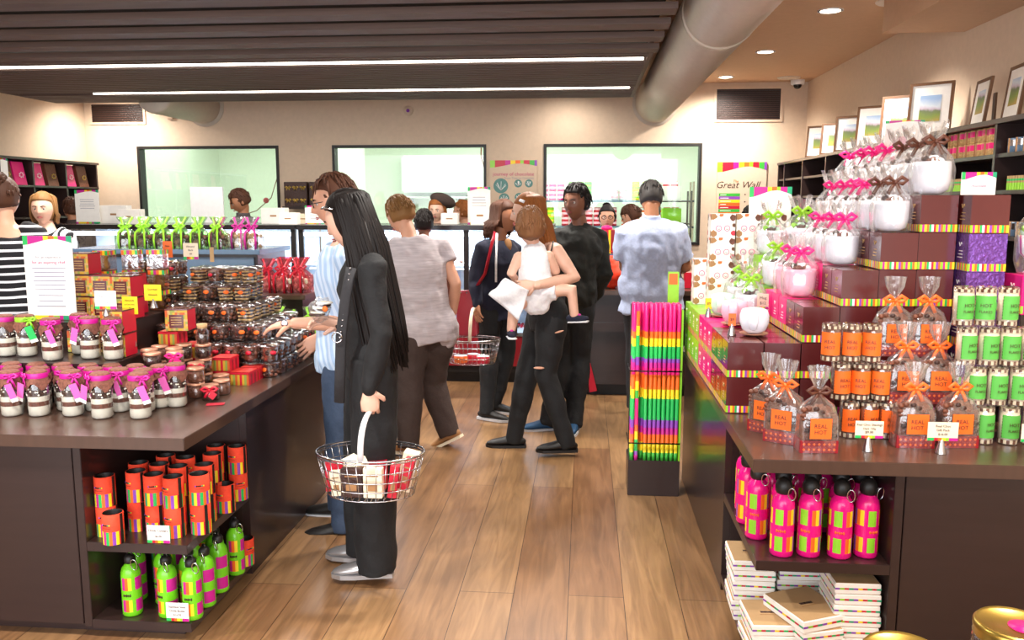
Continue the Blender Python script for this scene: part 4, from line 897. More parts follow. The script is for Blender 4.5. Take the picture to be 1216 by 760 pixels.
for lv, xs_, y in ((0, (1.37, 1.452, 1.53), 2.94), (1, (1.335, 1.405, 1.478, 1.55), 2.945), (2, (1.30, 1.372, 1.442, 1.51), 2.955), (3, (1.285, 1.357, 1.43), 2.965)):
    for i, x in enumerate(xs_):
        HG.put((x, y, .7805 + lv * H_), 'clear tube of white flakes with green label, %s level, %s from left' % (ORD[lv], ORD[i]), rz=rnd.uniform(-.4, .5), group='green labelled tubes')
# cellophane block bags with orange labels
def blockbag(ribbon='orange'):
    def f():
        r = thing('cellophane_bag', (0, 0, 0), 'x', 'bag'); w_, d = .062, .036
        m = MB(); m.box(-w_, w_, -d, d, 0, .042, 'darkred'); rr = random.Random(1)
        for i in range(7):
            for j in range(2):
                c = Vector((-w_ + .012 + i * .0165, -d - .0008, .012 + j * .018)); m.add([c + Vector((-.005, 0, 0)), c + Vector((0, 0, -.005)), c + Vector((.005, 0, 0)), c + Vector((0, 0, .005))], [(0, 1, 2, 3)], 'orange')
        part('patterned_base', m, r, local=True)
        m = MB(); m.box(-w_ * .92, w_ * .92, -d * .85, d * .85, .043, .128, 'choclight')
        for i in range(40): m.ball((rr.uniform(-w_ * .9, w_ * .9), rr.choice((-d * .85, d * .6)), rr.uniform(.05, .15)), (.011, .008, .009), ('choc', 'choclight')[i % 2], 7, 5)
        m.ball((0, 0, .128), (w_ * .88, d * .8, .03), 'choclight', 14, 8); part('shaved_chocolate', m, r, local=True)
        n = 28; prof = [(1, 0, 0), (1.03, .05, .02), (1.0, .12, .03), (.8, .155, .06), (.25, .185, .15), (.13, .2, .2), (.2, .215, .25), (.42, .25, .3), (.5, .285, .25)]
        m = MB(); vs = []
        for j, (q, z, wv) in enumerate(prof):
            for k_ in range(n):
                a = 2 * PI * k_ / n; c_, s_ = math.cos(a), math.sin(a); p_ = (abs(c_) ** 5 + abs(s_) ** 5) ** (-1 / 5) if j < 4 else 1
                rr_ = q * (1 + wv * math.sin(a * 8 + j)) * p_; vs.append((rr_ * c_ * (w_ + .002), rr_ * s_ * (d + .004 if j < 5 else w_ * .8), z))
        m.add(vs, [(j * n + k_, j * n + (k_ + 1) % n, (j + 1) * n + (k_ + 1) % n, (j + 1) * n + k_) for j in range(len(prof) - 1) for k_ in range(n)], 'cello', True); part('cellophane', m, r, local=True)
        m = MB(); m.lathe([(.011, .195), (.013, .2), (.011, .205)], 12, ribbon, cap=False); bow(m, (0, -.012, .2), .036, ribbon, .1, .045); part('ribbon', m, r, local=True)
        m = MB(); m.box(-.034, .036, -d - .0065, -d - .0055, .05, .118, 'label_orange')
        for i in range(7): m.box(-.036, -.0345, -d - .0068, -d - .0052, .052 + i * .0095, .057 + i * .0095, 'choc'); m.box(.0365, .038, -d - .0068, -d - .0052, .052 + i * .0095, .057 + i * .0095, 'choc')
        part('orange_label', m, r, local=True); text(r, 'REAL', .019, (0, -d - .0072, .086)); text(r, 'HOT', .019, (0, -d - .0072, .066)); return r
    return f
BB, BB2 = Proto(blockbag()), Proto(blockbag('brownribbon'))
rs2 = thing('display_step', (1.18, 3.06, .78), 'dark low steps under the bags with orange bows', 'riser')
part('front_step', MB().box(1.10, 1.25, 2.975, 3.075, .781, .86, 'laminate'), rs2); part('rear_step', MB().box(1.10, 1.25, 3.08, 3.17, .781, 1.0, 'laminate'), rs2)
BB.put((1.115, 2.885, .7805), 'block bag of shaved chocolate with orange bow, left of the front pair'); BB.put((1.262, 2.90, .7805), 'block bag of shaved chocolate with orange bow, right of the front pair', rz=.08)
BB.put((1.095 + .03, 3.02, .9), 'block bag with orange bow in the middle tier, left') ; BB.put((1.25 - .01, 3.03, .9), 'block bag with orange bow in the middle tier, right')
BB.put((1.085 + .03, 3.125, 1.05), 'block bag with orange bow in the rear tier, left'); BB.put((1.235, 3.13, 1.05), 'block bag with orange bow in the rear tier, right')
BB2.put((.775, 2.80, .7805), 'block bag with brown bow at the counter corner', rz=.05)
BB.put((.695, 2.90, .7805), 'block bag with orange bow second from the counter corner', rz=-.55); BB.put((.665, 3.02, .7805), 'block bag with orange bow third from the corner along the aisle edge', rz=-.75)
for x, y, z, w_, h, ls, lab in ((.945, 2.80, .7805, .09, .058, [('Real Choc Shavings', .0105), ('Dark 150g', .0095), ('$9.00', .012)], 'cream price card on a silver cone before the orange labelled tubes'),
                            (1.175, 2.79, .7805, .096, .062, [('Real Choc', .0115), ('Gift Pack', .0115), ('$16.00', .011)], 'cream price card on a silver cone before the bow-tied bag pair'),
                            (1.475, 2.80, .7805, .1, .06, [('Hot Choc Flakes', .0115), ('$12.00', .012)], 'cream price card on a silver cone before the green labelled tubes')):
    card((x, y, z), w_, h, 'cream', ls, lab, lift=.045)
# gift baskets and cups at the right edge
r = thing('striped_cup', (1.52, 3.12, .78), 'tall cup with maroon and white stripes in clear wrap at the right edge', 'cup')
def giftcup(x, y, z, lab):
    r = thing('wrapped_striped_cup', (x, y, z), lab, 'gift')
    m = MB(); m.lathe([(.03, z), (.034, z + .006), (.012, z + .02), (.014, z + .04), (.05, z + .075), (.056, z + .14), (.054, z + .14), (.045, z + .08)], 28, lambda j, k_: ('maroon', 'mug', 'magenta', 'mug')[k_ % 4] if j > 2 else 'mug', (x, y, 0)); part('cup', m, r)
    m = MB(); rr = random.Random(int(x * 100))
    for i in range(12): a = rr.random() * 6.28; m.ball((x + math.cos(a) * .035, y + math.sin(a) * .035, z + .145 + rr.random() * .03), (.018, .018, .014), ('brightgreen', 'mint', 'lime')[i % 3], 7, 5)
    part('shredded_paper', m, r)
    m = MB(); m.lathe([(.05, z), (.066, z + .05), (.066, z + .17), (.03, z + .22), (.012, z + .235), (.03, z + .27), (.045, z + .3)], 20, 'cello', (x, y, 0), cap=False); part('cellophane', m, r)
    m = MB(); bow(m, (x, y - .015, z + .235), .035, 'red', 0, .08); part('ribbon', m, r); return r
bpy.data.objects.remove(r)
shp = thing('glass_riser', (1.63, 3.2, .78), 'dark stand at the right edge carrying wrapped gift cups', 'riser')
part('stand_block', MB().box(1.53 + .02, 1.84, 3.12, 3.36, .781, 1.2, 'laminate'), shp, bevel=.003)
for x in (1.622, 1.762): BP.put((x, 3.2, 1.2005), 'bright pink gift box on the stand at the right edge, %s' % ('left' if x < 1.7 else 'right'), group='pink boxes on the edge stand')
giftcup(1.62, 3.2, 1.3425, 'striped cup of green shredded paper in clear wrap, left of two on the stand'); giftcup(1.755, 3.19, 1.3425, 'striped cup of green shredded paper in clear wrap, at the frame edge')
for i, (x, y, z, c) in enumerate(((1.6, 3.13, 1.2005, 'pink'), (1.69, 3.12, 1.2005, 'lime'))):
    pass
r = thing('gift_bag_set', (1.60, 3.0, 1.19), 'clear pack of pink topped treats above the green labelled tubes', 'gift')
bpy.data.objects.remove(r)
# pink bottles on the right corner shelves
PB = Proto(bottle('bottlepink', 'black', .0385, .268, ['lime', 'lime', 'bottlepink', 'orange', 'yellow', 'bottlepink', 'yellow', 'orange', 'purple', 'orange', 'yellow', 'bottlepink', 'lime', 'lime', 'bottlepink', 'orange', 'yellow', 'purple'], tall=True))
pbp = [(.675, 2.785), (.765, 2.79), (.865, 2.785), (.955, 2.80), (.62, 2.93), (.613, 3.07), (.70, 2.90), (.80, 2.90), (.895, 2.90), (.965, 2.92), (.69, 3.02), (.78, 3.02), (.87, 3.02), (.955, 3.03), (.63, 3.2), (.72, 3.15), (.82, 3.15), (.92, 3.16)]
for i, (x, y) in enumerate(pbp):
    PB.put((x, y, .4205), 'bright pink drink bottle, %s' % ['leftmost in the front row', 'second in the front row', 'third in the front row', 'rightmost in the front row', 'at the aisle edge, nearest', 'at the aisle edge, second', 'second row left', 'second row centre left', 'second row centre right', 'second row right', 'third row left', 'third row centre left', 'third row centre right', 'third row right', 'aisle edge, furthest', 'back row left', 'back row centre', 'back row right'][i], rz=rnd.uniform(-.7, .7), group='bright pink drink bottles')
# cream boxes with coloured band on the bottom shelf
def bandbox(w_, d, h, lid='kraft'):
    def f():
        r = thing('book_box', (0, 0, 0), 'x', 'box')
        part('box_body', MB().box(-w_ / 2, w_ / 2, -d / 2, d / 2, 0, h, 'paper'), r, local=True, bevel=.003)
        m = MB(); cc = ['purple', 'lime', 'red', 'teal', 'purple', 'yellow', 'red', 'brightgreen', 'red', 'teal']
        for o, u, L in (((-w_ / 2, -d / 2 - .0007, h * .42), (1, 0, 0), w_), ((w_ / 2 + .0007, -d / 2, h * .42), (0, 1, 0), d), ((-w_ / 2 - .0007, d / 2, h * .42), (0, -1, 0), d)): stripes(m, o, u, (0, 0, 1), L, h * .17, cc)
        part('coloured_band', m, r, local=True)
        m = MB(); m.box(-w_ / 2 + .004, w_ / 2 - .004, -d / 2 + .004, d / 2 - .004, h, h + .001, lid); m.box(-.025, .025, -.006, .006, h + .001, h + .0016, 'choc'); m.box(-.03, .03, -.02, -.017, h + .001, h + .0016, 'tan'); part('printed_top', m, r, local=True); return r
    return f
BX = Proto(bandbox(.15, .19, .037)); z0 = .0705
spots = [(.925, 2.84, 7, 0, 'right stack'), (.65, 2.83, 3, .04, 'front left stack'), (.635, 3.08, 6, -.02, 'rear left stack'), (.80, 3.1, 5, .03, 'rear middle stack'), (.955, 3.08, 5, 0, 'rear right stack')]
for x, y, n, a, nm in spots:
    for q in range(n): BX.put((x + rnd.uniform(-.006, .006) - (0.012 if x < .64 else 0) * 0, y, z0 + q * .0388), 'cream box with coloured band, %s, %s from the bottom' % (nm, ORD[q]), rz=a + rnd.uniform(-.02, .02), group='cream banded boxes')
BX.put((.785, 2.80, z0), 'cream banded box lying skewed on the shelf floor in the middle', rz=.35, group='cream banded boxes'); BX.put((.785, 2.795, z0 + .0388), 'second skewed cream banded box in the middle', rz=.5, group='cream banded boxes')
BX.put((.78, 2.80, z0 + .0776), 'third skewed cream banded box in the middle', rz=.3, group='cream banded boxes')
BX2 = Proto(bandbox(.19, .22, .042)); BX2.put((.775, 2.82, z0 + .1167), 'large cream box with brown mark tilted askew on top of the middle boxes', rz=.42)
# striped sticks in the floor stand
st = thing('floor_stand', (.39, 4.6, 0), 'slim dark floor stand holding striped rock sticks beside the right counter', 'stand')
part('base_box', MB().box(.25, .53, 4.5, 4.72, 0, .2, 'laminate'), st, bevel=.003)
part('back_board', MB().box(.26, .52, 4.70, 4.72, .2, 1.04, 'laminate'), st, bevel=.002); part('side_board', MB().box(.52, .53, 4.5, 4.72, .2, 1.03, 'lime'), st, bevel=.001)
for z in (.3, .70):
    part('wire_rail', MB().tube([(.25, 4.70, z), (.25, 4.49, z), (.525, 4.49, z), (.525, 4.70, z)], .004, 'darkmetal', 6), st)
segs = [('green', .06), ('yellow', .07), ('orange', .07), ('magenta', .05), ('purple', .06), ('brightgreen', .16), ('yellow', .07), ('orange', .11), ('pink', .05), ('magenta', .04), ('purple', .03), ('brightgreen', .09), ('yellow', .06), ('orange', .05), ('pink', .2)]
def stick(shift):
    def f():
        m = MB(); L = .86; R = .0098; z = 0; tot = sum(s_[1] for s_ in segs); sg = segs[shift:] + segs[:shift]
        if shift == 0: sg = segs
        prof = []; cc = []
        for c, l in sg: prof += [(R, z), (R, z + l / tot * L)]; cc += [c, c]; z += l / tot * L
        m.lathe([(R * .8, -.0)] + prof + [(R * .5, L + .002)], 10, lambda j, k_: cc[min(max(j - 1, 0), len(cc) - 1)])
        r = thing('rock_stick', (0, 0, 0), 'x', 'stick', mb=m, local=True); return r
    return f
SK, SK2 = Proto(stick(0)), Proto(stick(9))
for j, y in enumerate((4.512, 4.548, 4.584)):
    for i in range(11):
        P_ = SK2 if (i == 1 and j == 0) else SK
        if j == 0 and i == 2: continue
        P_.put((.268 + i * .0238 + (j % 2) * .004, y, .2005), 'long striped rock stick in the floor stand%s' % (', its colours shifted' if P_ is SK2 else ''), rz=i, group='striped rock sticks' if P_ is SK else None, tilt=(rnd.uniform(-.004, .004), rnd.uniform(-.006, .006)))
r = thing('leaning_sign', (.50, 4.69, 1.04), 'tall green card with orange print rising behind the striped sticks', 'sign')
part('card', MB().box(.46, .52, 4.685, 4.692, .9, 1.22, 'lime'), r); part('print', MB().box(.465, .512, 4.6835, 4.685, 1.15, 1.21, 'orange'), r)
for x, y, c in ((.6, 4.6, 0),):
    pass
# large gold lidded jars nearest the camera on a low table outside the frame
r = thing('display_table', (.7, 1.2, 0), 'dark table right below the frame carrying the gold lidded jars', 'table')
part('top', MB().box(.2, 1.4, .8, 1.46, .74, .78, 'laminate_top'), r, bevel=.002); part('body', MB().box(.25, 1.35, .85, 1.42, 0, .74, 'laminate'), r)
def bigjar(x, y, sticker, lab):
    r = thing('gold_lidded_jar', (x, y, .7805), lab, 'jar'); R = .06; z = .7805
    part('chocolates', MB().lathe([(R * .85, z + .004), (R * .93, z + .01), (R * .93, z + .11)], 24, 'choc', (x, y, 0)), r); part('glass', MB().lathe([(R * .95, z), (R, z + .006), (R, z + .12), (R * .9, z + .13)], 32, 'glassjar', (x, y, 0)), r)
    part('lid', MB().lathe([(R * .97, z + .126), (R * 1.0, z + .129), (R * .98, z + .134), (R * 1.0, z + .138), (R, z + .147), (R * .93, z + .152), (R * .86, z + .149), (0.001, z + .149)], 40, 'gold', (x, y, 0)), r)
    if sticker: part('pink_sticker', MB().lathe([(.024, z + .1495), (.024, z + .1503)], 20, 'pink', (x + .01, y - .01, 0)), r)
bigjar(.695, 1.335, True, 'glass jar with big gold lid and pink sticker, cut by the right frame edge'); bigjar(.487, 1.235, False, 'glass jar with plain gold lid, just peeking at the bottom')
# ================================================================ right wall shelf goods
def frame_pic(y, x, h, w_, art, lab, turn=0):
    r = thing('framed_picture', (x, y, 2.0205), lab, 'picture', rz=turn); t = .015; r.rotation_euler[1] = .0
    T = Matrix.Rotation(.12, 4, 'Y')                                    # leans back on the wall; faces -X
    m = MB(); 
    for a in ((-w_ / 2, w_ / 2, 0, .018), (-w_ / 2, w_ / 2, h - .018, h), (-w_ / 2, -w_ / 2 + .018, .018, h - .018), (w_ / 2 - .018, w_ / 2, .018, h - .018)): m.box(0, t, a[0], a[1], a[2], a[3], 'wood', T)
    part('frame', m, r, local=True); part('mount', MB().box(.004, .014, -w_ / 2 + .018, w_ / 2 - .018, .018, h - .018, 'paper', T), r, local=True)
    m = MB(); c1, c2, c3 = art; q = w_ * .24; m.box(.0025, .004, -q, q, h * .28, h * .76, 'landscape', T); part('painting', m, r, local=True)
    part('strut', MB().box(.09, .10, -.02, .02, 0, h * .7, 'wood'), r, local=True)
pics = [(8.35, .3, 'photo_lilac'), (7.85, .28, 'photo_sand'), (7.42, .3, 'photo_lilac'), (6.85, .32, 'photo_blue'), (6.3, .33, 'photo_green'), (5.78, .35, 'photo_blue'), (5.1, .27, 'photo_sand'), (4.72, .29, 'photo_sand'), (4.33, .29, 'photo_green')]
for i, (y, h, a) in enumerate(pics):
    near = i >= 6
    frame_pic(y, 2.2, h, .27 if not near else .25, ('photo_blue' if a != 'photo_sand' else 'photo_sand', a, 'photo_green'), 'framed landscape picture on the right shelving, %s from the far end' % ORD[i], turn=.9 if not near else -.12)
def shelf_tin(c1, c2):
    return lambda: thing('chocolate_tin', (0, 0, 0), 'x', 'tin', mb=MB().lathe([(.03, 0), (.032, .003), (.032, .034), (.032, .064), (.032, .072)], 16, lambda j, k_: (c1, c1, c2, c1)[min(j, 3)] if k_ % 4 else 'tan'), local=True)
TN, TB = Proto(shelf_tin('biscuit', 'pink')), Proto(shelf_tin('bluegrey', 'steel'))
for lv in range(2):
    for i in range(9): TN.put((2.15, 4.66 + i * .072, 1.8455 + lv * .073), 'small pink and gold tin on the right shelving, %s layer' % ('lower', 'upper')[lv], group='pink and gold tins, %s layer' % ('lower', 'upper')[lv], rz=i)
for i in range(5): TB.put((2.15, 4.22 + i * .075, 1.8455), 'small dark blue tin on the right shelving by the frame edge', group='dark blue tins')
for i in range(5): TB.put((2.15, 4.22 + i * .075, 1.4305), 'small dark blue tin one shelf lower by the frame edge', group='dark blue tins one shelf lower')
r0 = None
BK = Proto(lambda: thing('chocolate_bar_pack', (0, 0, 0), 'x', 'pack', mb=MB().box(-.05, .05, -.011, .011, 0, .07, 'kraft').box(-.0505, .05, -.0112, .0112, 0, .035, 'lime').box(-.051, .0, -.0114, .0114, .045, .055, 'brightgreen'), local=True))
for s_, (ya, n, z) in enumerate(((4.2, 12, 1.6605), (4.66, 22, 1.6605), (5.4, 24, 1.6605))):
    for i in range(n): BK.put((2.17, ya + i * .027, z), 'green and brown chocolate bar pack standing on the right shelving', group='green and brown bar packs on the right shelving')
# left wall bags
def paperbag(c, q):
    def f():
        r = thing('paper_gift_bag', (0, 0, 0), 'x', 'bag')
        m = MB(); m.add([(-.06, -.09, 0), (.1, -.09, 0), (.1, .09, 0), (-.06, .09, 0), (-.02, -.088, .23), (.06, -.088, .23), (.06, .088, .23), (-.02, .088, .23)], [(3, 2, 1, 0), (4, 5, 6, 7), (0, 1, 5, 4), (1, 2, 6, 5), (2, 3, 7, 6), (3, 0, 4, 7)], c); part('bag', m, r, local=True, bevel=.002)
        m = MB()
        for k_ in range(7):
            a = 2 * PI * k_ / 7; m.ball((.102, math.cos(a) * .03, .1 + math.sin(a) * .022), (.003, .012, .009), q, 8, 5)
        part('gold_emblem', m, r, local=True); return r
    return f
PBG, BBG = Proto(paperbag('pink', 'palepink')), Proto(paperbag('choclight', 'gold'))
ys = [6.75, 6.95, 7.28, 7.48, 7.68, 7.9, 8.1, 8.38, 8.62, 8.93, 9.17]
for i, y in enumerate(ys):
    P_ = BBG if i in (0, 2, 5, 6 if 0 else 99, 8, 10) else PBG
    P_.put((-5.73, y, 1.7705), '%s paper gift bag on the left shelving, %s from the near end' % ('brown' if P_ is BBG else 'bright pink', ORD[i] if i < 10 else 'eleventh'), group='paper gift bags, %s' % ('brown' if P_ is BBG else 'pink'))
for i, y in enumerate((7.3, 7.5, 7.95, 8.45, 8.65)):
    S2.put((-5.7, y, 1.451), 'jar of chocolates on the second row of the left shelving, %s' % ORD[i], scale=1.4, group='jars on the left shelving')
signr = signboard((-5.62, 7.78, 1.7705), .16, .25, 'green and pink striped sign card on the top row of the left shelving', [], rz=1.2, top=.12)
# ================================================================ people
def stripe_mat(name, c1, c2, scale, axis, rot=(0, 0, 0), thr=.5):
    m = bpy.data.materials.new(name); m.use_nodes = True; nt = m.node_tree; N = nt.nodes; L = nt.links; b = N['Principled BSDF']; b.inputs['Roughness'].default_value = .9
    tc = N.new('ShaderNodeTexCoord'); mp = N.new('ShaderNodeMapping'); mp.inputs['Rotation'].default_value = rot; wv = N.new('ShaderNodeTexWave'); wv.bands_direction = axis; wv.inputs['Scale'].default_value = scale; wv.inputs['Distortion'].default_value = .6; wv.inputs['Detail'].default_value = 0
    L.new(tc.outputs['Object'], mp.inputs[0]); L.new(mp.outputs[0], wv.inputs['Vector']); rp = N.new('ShaderNodeValToRGB'); rp.color_ramp.interpolation = 'CONSTANT'
    rp.color_ramp.elements[0].color = lin(c1); rp.color_ramp.elements[1].color = lin(c2); rp.color_ramp.elements[1].position = thr
    L.new(wv.outputs['Fac'], rp.inputs[0]); L.new(rp.outputs[0], b.inputs['Base Color']); MATS[name] = m
stripe_mat('stripe_knit', '#17151a', '#eceaf0', 6.6, 'Z', thr=.78); stripe_mat('stripe_blazer', '#eceaf0', '#19181c', 7.5, 'X', (0, .5, .5), .7); stripe_mat('plaid_blue', '#a3bddb', '#c4d6ea', 9, 'X', (0, .3, .4), .5)
def remesh(mb, vox, wr=0, sm=2, wsc=9, seed=0):
    me = mb.mesh('tmp'); o = bpy.data.objects.new('tmp', me); COL.objects.link(o)
    md = o.modifiers.new('r', 'REMESH'); md.mode = 'VOXEL'; md.voxel_size = vox
    if sm: s_ = o.modifiers.new('s', 'SMOOTH'); s_.iterations = sm; s_.factor = .5
    r = evalmesh(o); bpy.data.objects.remove(o); bpy.data.meshes.remove(me)
    out = MB(); m0 = mb.m[0]; vs = [v.co.copy() for v in r.vertices]
    if wr:
        ns = [v.normal.copy() for v in r.vertices]
        for i, v in enumerate(vs):
            q = Vector((v.x * wsc, v.y * wsc, v.z * wsc * .8 + v.x * 3 + seed)); vs[i] = v + ns[i] * (wr * (noise.noise(q) + .5 * noise.noise(q * 2.3)))
    out.add(vs, [tuple(p.vertices) for p in r.polygons], m0, True); bpy.data.meshes.remove(r); return out
def pose(loc, ang, H=1.7, **ov):
    s = H / 1.7; loc = Vector(loc); f = Vector((math.cos(ang), math.sin(ang), 0)); r = Vector((f.y, -f.x, 0))
    def Q(a, b, z): return loc + r * a * s + f * b * s + Vector((0, 0, z * s))
    J = dict(f=f, r=r, s=s, loc=loc, head=Q(0, .02, 1.585), neck=Q(0, -.01, 1.43), hipL=Q(-.09, 0, .92), hipR=Q(.09, 0, .92), knL=Q(-.1, .02, .49), knR=Q(.1, .02, .49), anL=Q(-.1, -.02, .08), anR=Q(.1, -.02, .08),
             shL=Q(-.175, -.01, 1.38), shR=Q(.175, -.01, 1.38), elL=Q(-.23, -.03, 1.10), elR=Q(.23, -.03, 1.10), wrL=Q(-.22, .06, .87), wrR=Q(.22, .06, .87),
             hf=f.copy(), hu=Vector((0, 0, 1)), ftL=f.copy(), ftR=f.copy())
    J.update({k: Vector(v) for k, v in ov.items()}); return J
def head_fn(s, fem=False):
    def f(u_):
        u = u_; x, y, z = u.x * .077, u.y * .098, u.z * .118; t = max(0, -u.z)
        x *= 1 - (.34 if fem else .26) * t ** 1.5
        if u.y < 0: y *= 1 - .4 * t
        else: y *= .95 - .04 * t
        if y > 0:
            g = math.exp(-(x / .0115) ** 2)
            if -.05 < z < .03: y += .024 * g * max(0, min(1, (.03 - z) / .055)) * (1 if z > -.032 else max(0, 1 - (-.032 - z) / .01))
            y -= .009 * math.exp(-((abs(x) - .03) / .014) ** 2 - ((z - .004) / .011) ** 2); y += .004 * math.exp(-((z - .026) / .01) ** 2) * math.exp(-(x / .045) ** 2)
            y += .006 * math.exp(-(x / .02) ** 2 - ((z + .058) / .009) ** 2); y += .01 * math.exp(-(x / .022) ** 2 - ((z + .098) / .014) ** 2)
        return Vector((x, y, z)) * s
    return f
def head_matrix(J):
    y = J['hf'].normalized(); x = y.cross(J['hu']).normalized(); z = x.cross(y)
    return Matrix((x, y, z)).transposed().to_4x4()
def add_hand(mb, w_, d, n, side, m, curl=.35, s=1, thumb=1):
    d = Vector(d).normalized(); n = Vector(n); n = (n - d * n.dot(d)).normalized(); tv = d.cross(n) * side
    w_ = Vector(w_); mb.tube([w_ - d * .02 * s, w_ + d * .02 * s, w_ + d * .055 * s, w_ + d * .088 * s], [(.022 * s, .017 * s), (.03 * s, .016 * s), (.04 * s, .0155 * s), (.038 * s, .012 * s)], m, 12, side=tv, rnd_cap=True)
    for i, L in enumerate((.07, .078, .073, .058)):
        b = w_ + d * (.08 - .006 * (i == 3)) * s + tv * (.0295 - .0195 * i) * s; a = curl * (.5 if curl < .6 else 1); pts = [b - d * .012 * s, b]; dd = (d + tv * (.09 - .06 * i)).normalized()
        for q, k_ in enumerate((.45, .3, .25)):
            an = curl * (q + .6) ; v = dd * math.cos(an) + n * math.sin(an); pts.append(pts[-1] + v * L * k_ * s)
        mb.tube(pts, [.0088 * s, .0088 * s, .0082 * s, .0076 * s, .0062 * s], m, 8, rnd_cap=True)
    b = w_ + d * .022 * s + tv * .024 * s; p1 = b + (d * .55 + tv * .75 * thumb + n * .35).normalized() * .04 * s; p2 = p1 + (d * .8 + tv * .15 + n * (.4 + curl)).normalized() * .03 * s
    mb.tube([b, p1, p2], [.0125 * s, .0105 * s, .008 * s], m, 8, rnd_cap=True)
def hair_mesh(HM, c, s, m, style, seed=1, length=.4, back=None, drop=None):
    mb = MB(); rr = random.Random(seed)
    def cap(u):
        x, y, z = u.x * .087, u.y * .108 - .014, u.z * .121 + .014
        if y > .012:
            t = max(0, min(1, (.07 - z) / .03)); y = .012 + (y - .012) * (1 - .93 * t)
        low = -.045 if style in ('short', 'bald', 'bun', 'crop') else -.09
        if z < low: k_ = max(.3, 1 - (low - z) * 14); x *= k_; y = -.03 + (y + .03) * k_; z = low + (z - low) * .5
        q = noise.noise(Vector((math.atan2(u.x, u.y + .001) * 9, u.z * 2.2, seed))) * .005
        v = Vector((x, y, z)); v += u * q
        if style == 'bald' and u.z > .35 and u.y > -.2: v *= .84
        if style == 'crop' : v *= .975; 
        return v * s
    mb.ball(c, 1, m, 40, 26, T=HM, f=cap)
    down = Vector((0, 0, -1)); fy = HM.to_3x3() @ Vector((0, 1, 0)); bk = Vector(back) if back is not None else -Vector((fy.x, fy.y, 0)).normalized(); rx = HM.to_3x3() @ Vector((1, 0, 0))
    if style in ('long', 'curly', 'bob', 'ponytail'):
        n = {'long': 150, 'curly': 110, 'bob': 110, 'ponytail': 60}[style]
        for i in range(n):
            th = rr.uniform(-1, 1) * (1.75 if style in ('bob', 'curly') else 1.55); u0 = Vector((math.sin(th) * .086, -math.cos(th) * .105 - .014, rr.uniform(-.03, .08))) ; u1 = Vector((math.sin(th) * .089, -math.cos(th) * .108 - .014, -.03))
            p0 = c + (HM @ (Vector((u0.x * .6, u0.y * .6, .112)) * s)); p1 = c + HM @ (u0 * s); p2 = c + HM @ (u1 * s); L = length * rr.uniform(.82, 1.02); w_ = rr.uniform(.0, .02)
            pm = c + HM @ (Vector((u0.x * .88, u0.y * .88 - .002, .092)) * s)
            pts = [p0, pm, p1, p2]; side_ = rx * math.sin(th) * .035
            for q in range(1, 6):
                k_ = q / 5; p = p2 + down * L * k_ + bk * (.02 * k_ + w_ + (drop or 0) * k_) + side_ * (math.sin(k_ * 2.5) * .9 - (k_ * .5 if style != 'curly' else -.4)) * (1 if style != 'bob' else (.7 - k_ * 1.4))
                if style == 'curly': p += Vector((math.sin(i + q * 2.3), math.cos(i * 2 + q * 2), 0)) * .012
                pts.append(p)
            mb.tube(pts, [.006 * s, .008 * s, .009 * s, .009 * s] + [(.009 if style != 'curly' else .013) * s * (1 - .1 * q) for q in range(4)] + [.0025], m, 6)
    if style in ('short', 'crop', 'bun'):
        for i in range(110 if style == 'short' else 50):
            th = rr.uniform(-PI, PI); z = rr.uniform(.02, .11); e = math.sqrt(max(0, 1 - ((z - .014) / .121) ** 2))
            a = Vector((math.sin(th) * .087 * e, math.cos(th) * .108 * e - .014, z))
            if a.y > .05 and z < .085: continue
            b = a * 1.035 + Vector((0, -.006, -.012)); cc = a + Vector((math.sin(th) * .01, -.012, -.036))
            if cc.z < .05 and cc.y > -.01: cc = b + Vector((0, -.01, -.004))
            mb.tube([c + HM @ (a * .97 * s), c + HM @ (b * s), c + HM @ (cc * s)], [.004 * s, .006 * s, .0015 * s], m, 5)
    if style in ('short', 'crop'):
        for i in range(90):
            th = rr.uniform(-PI, PI); q = rr.uniform(.0, .062); e = lambda q_: .014 + .121 * math.sqrt(max(0, 1 - (q_ / .092) ** 2))
            P3 = lambda q_: Vector((math.sin(th) * q_, math.cos(th) * q_ * 1.2 - .014, e(q_) * (1 if style == 'short' else .98)))
            a, b, d = P3(q), P3(q + .018), P3(q + .034); b += Vector((0, .004, .006)); mb.tube([c + HM @ (v * s) for v in (a * .99, b, d)], [.004 * s, .006 * s, .0015 * s], m, 5)
    if style == 'bun':
        cb = c + HM @ (Vector((0, -.075, .11)) * s); mb.ball(cb, .042 * s, m, 16, 10)
        for i in range(26):
            a = i * .7; pts = [cb + HM @ (Vector((math.cos(a + q) * .04, math.sin(a * 1.7 + q) * .036, math.sin(a + q * 1.2) * .04)) * s) for q in (0, .5, 1, 1.5)]; mb.tube(pts, .007 * s, m, 5)
    return mb
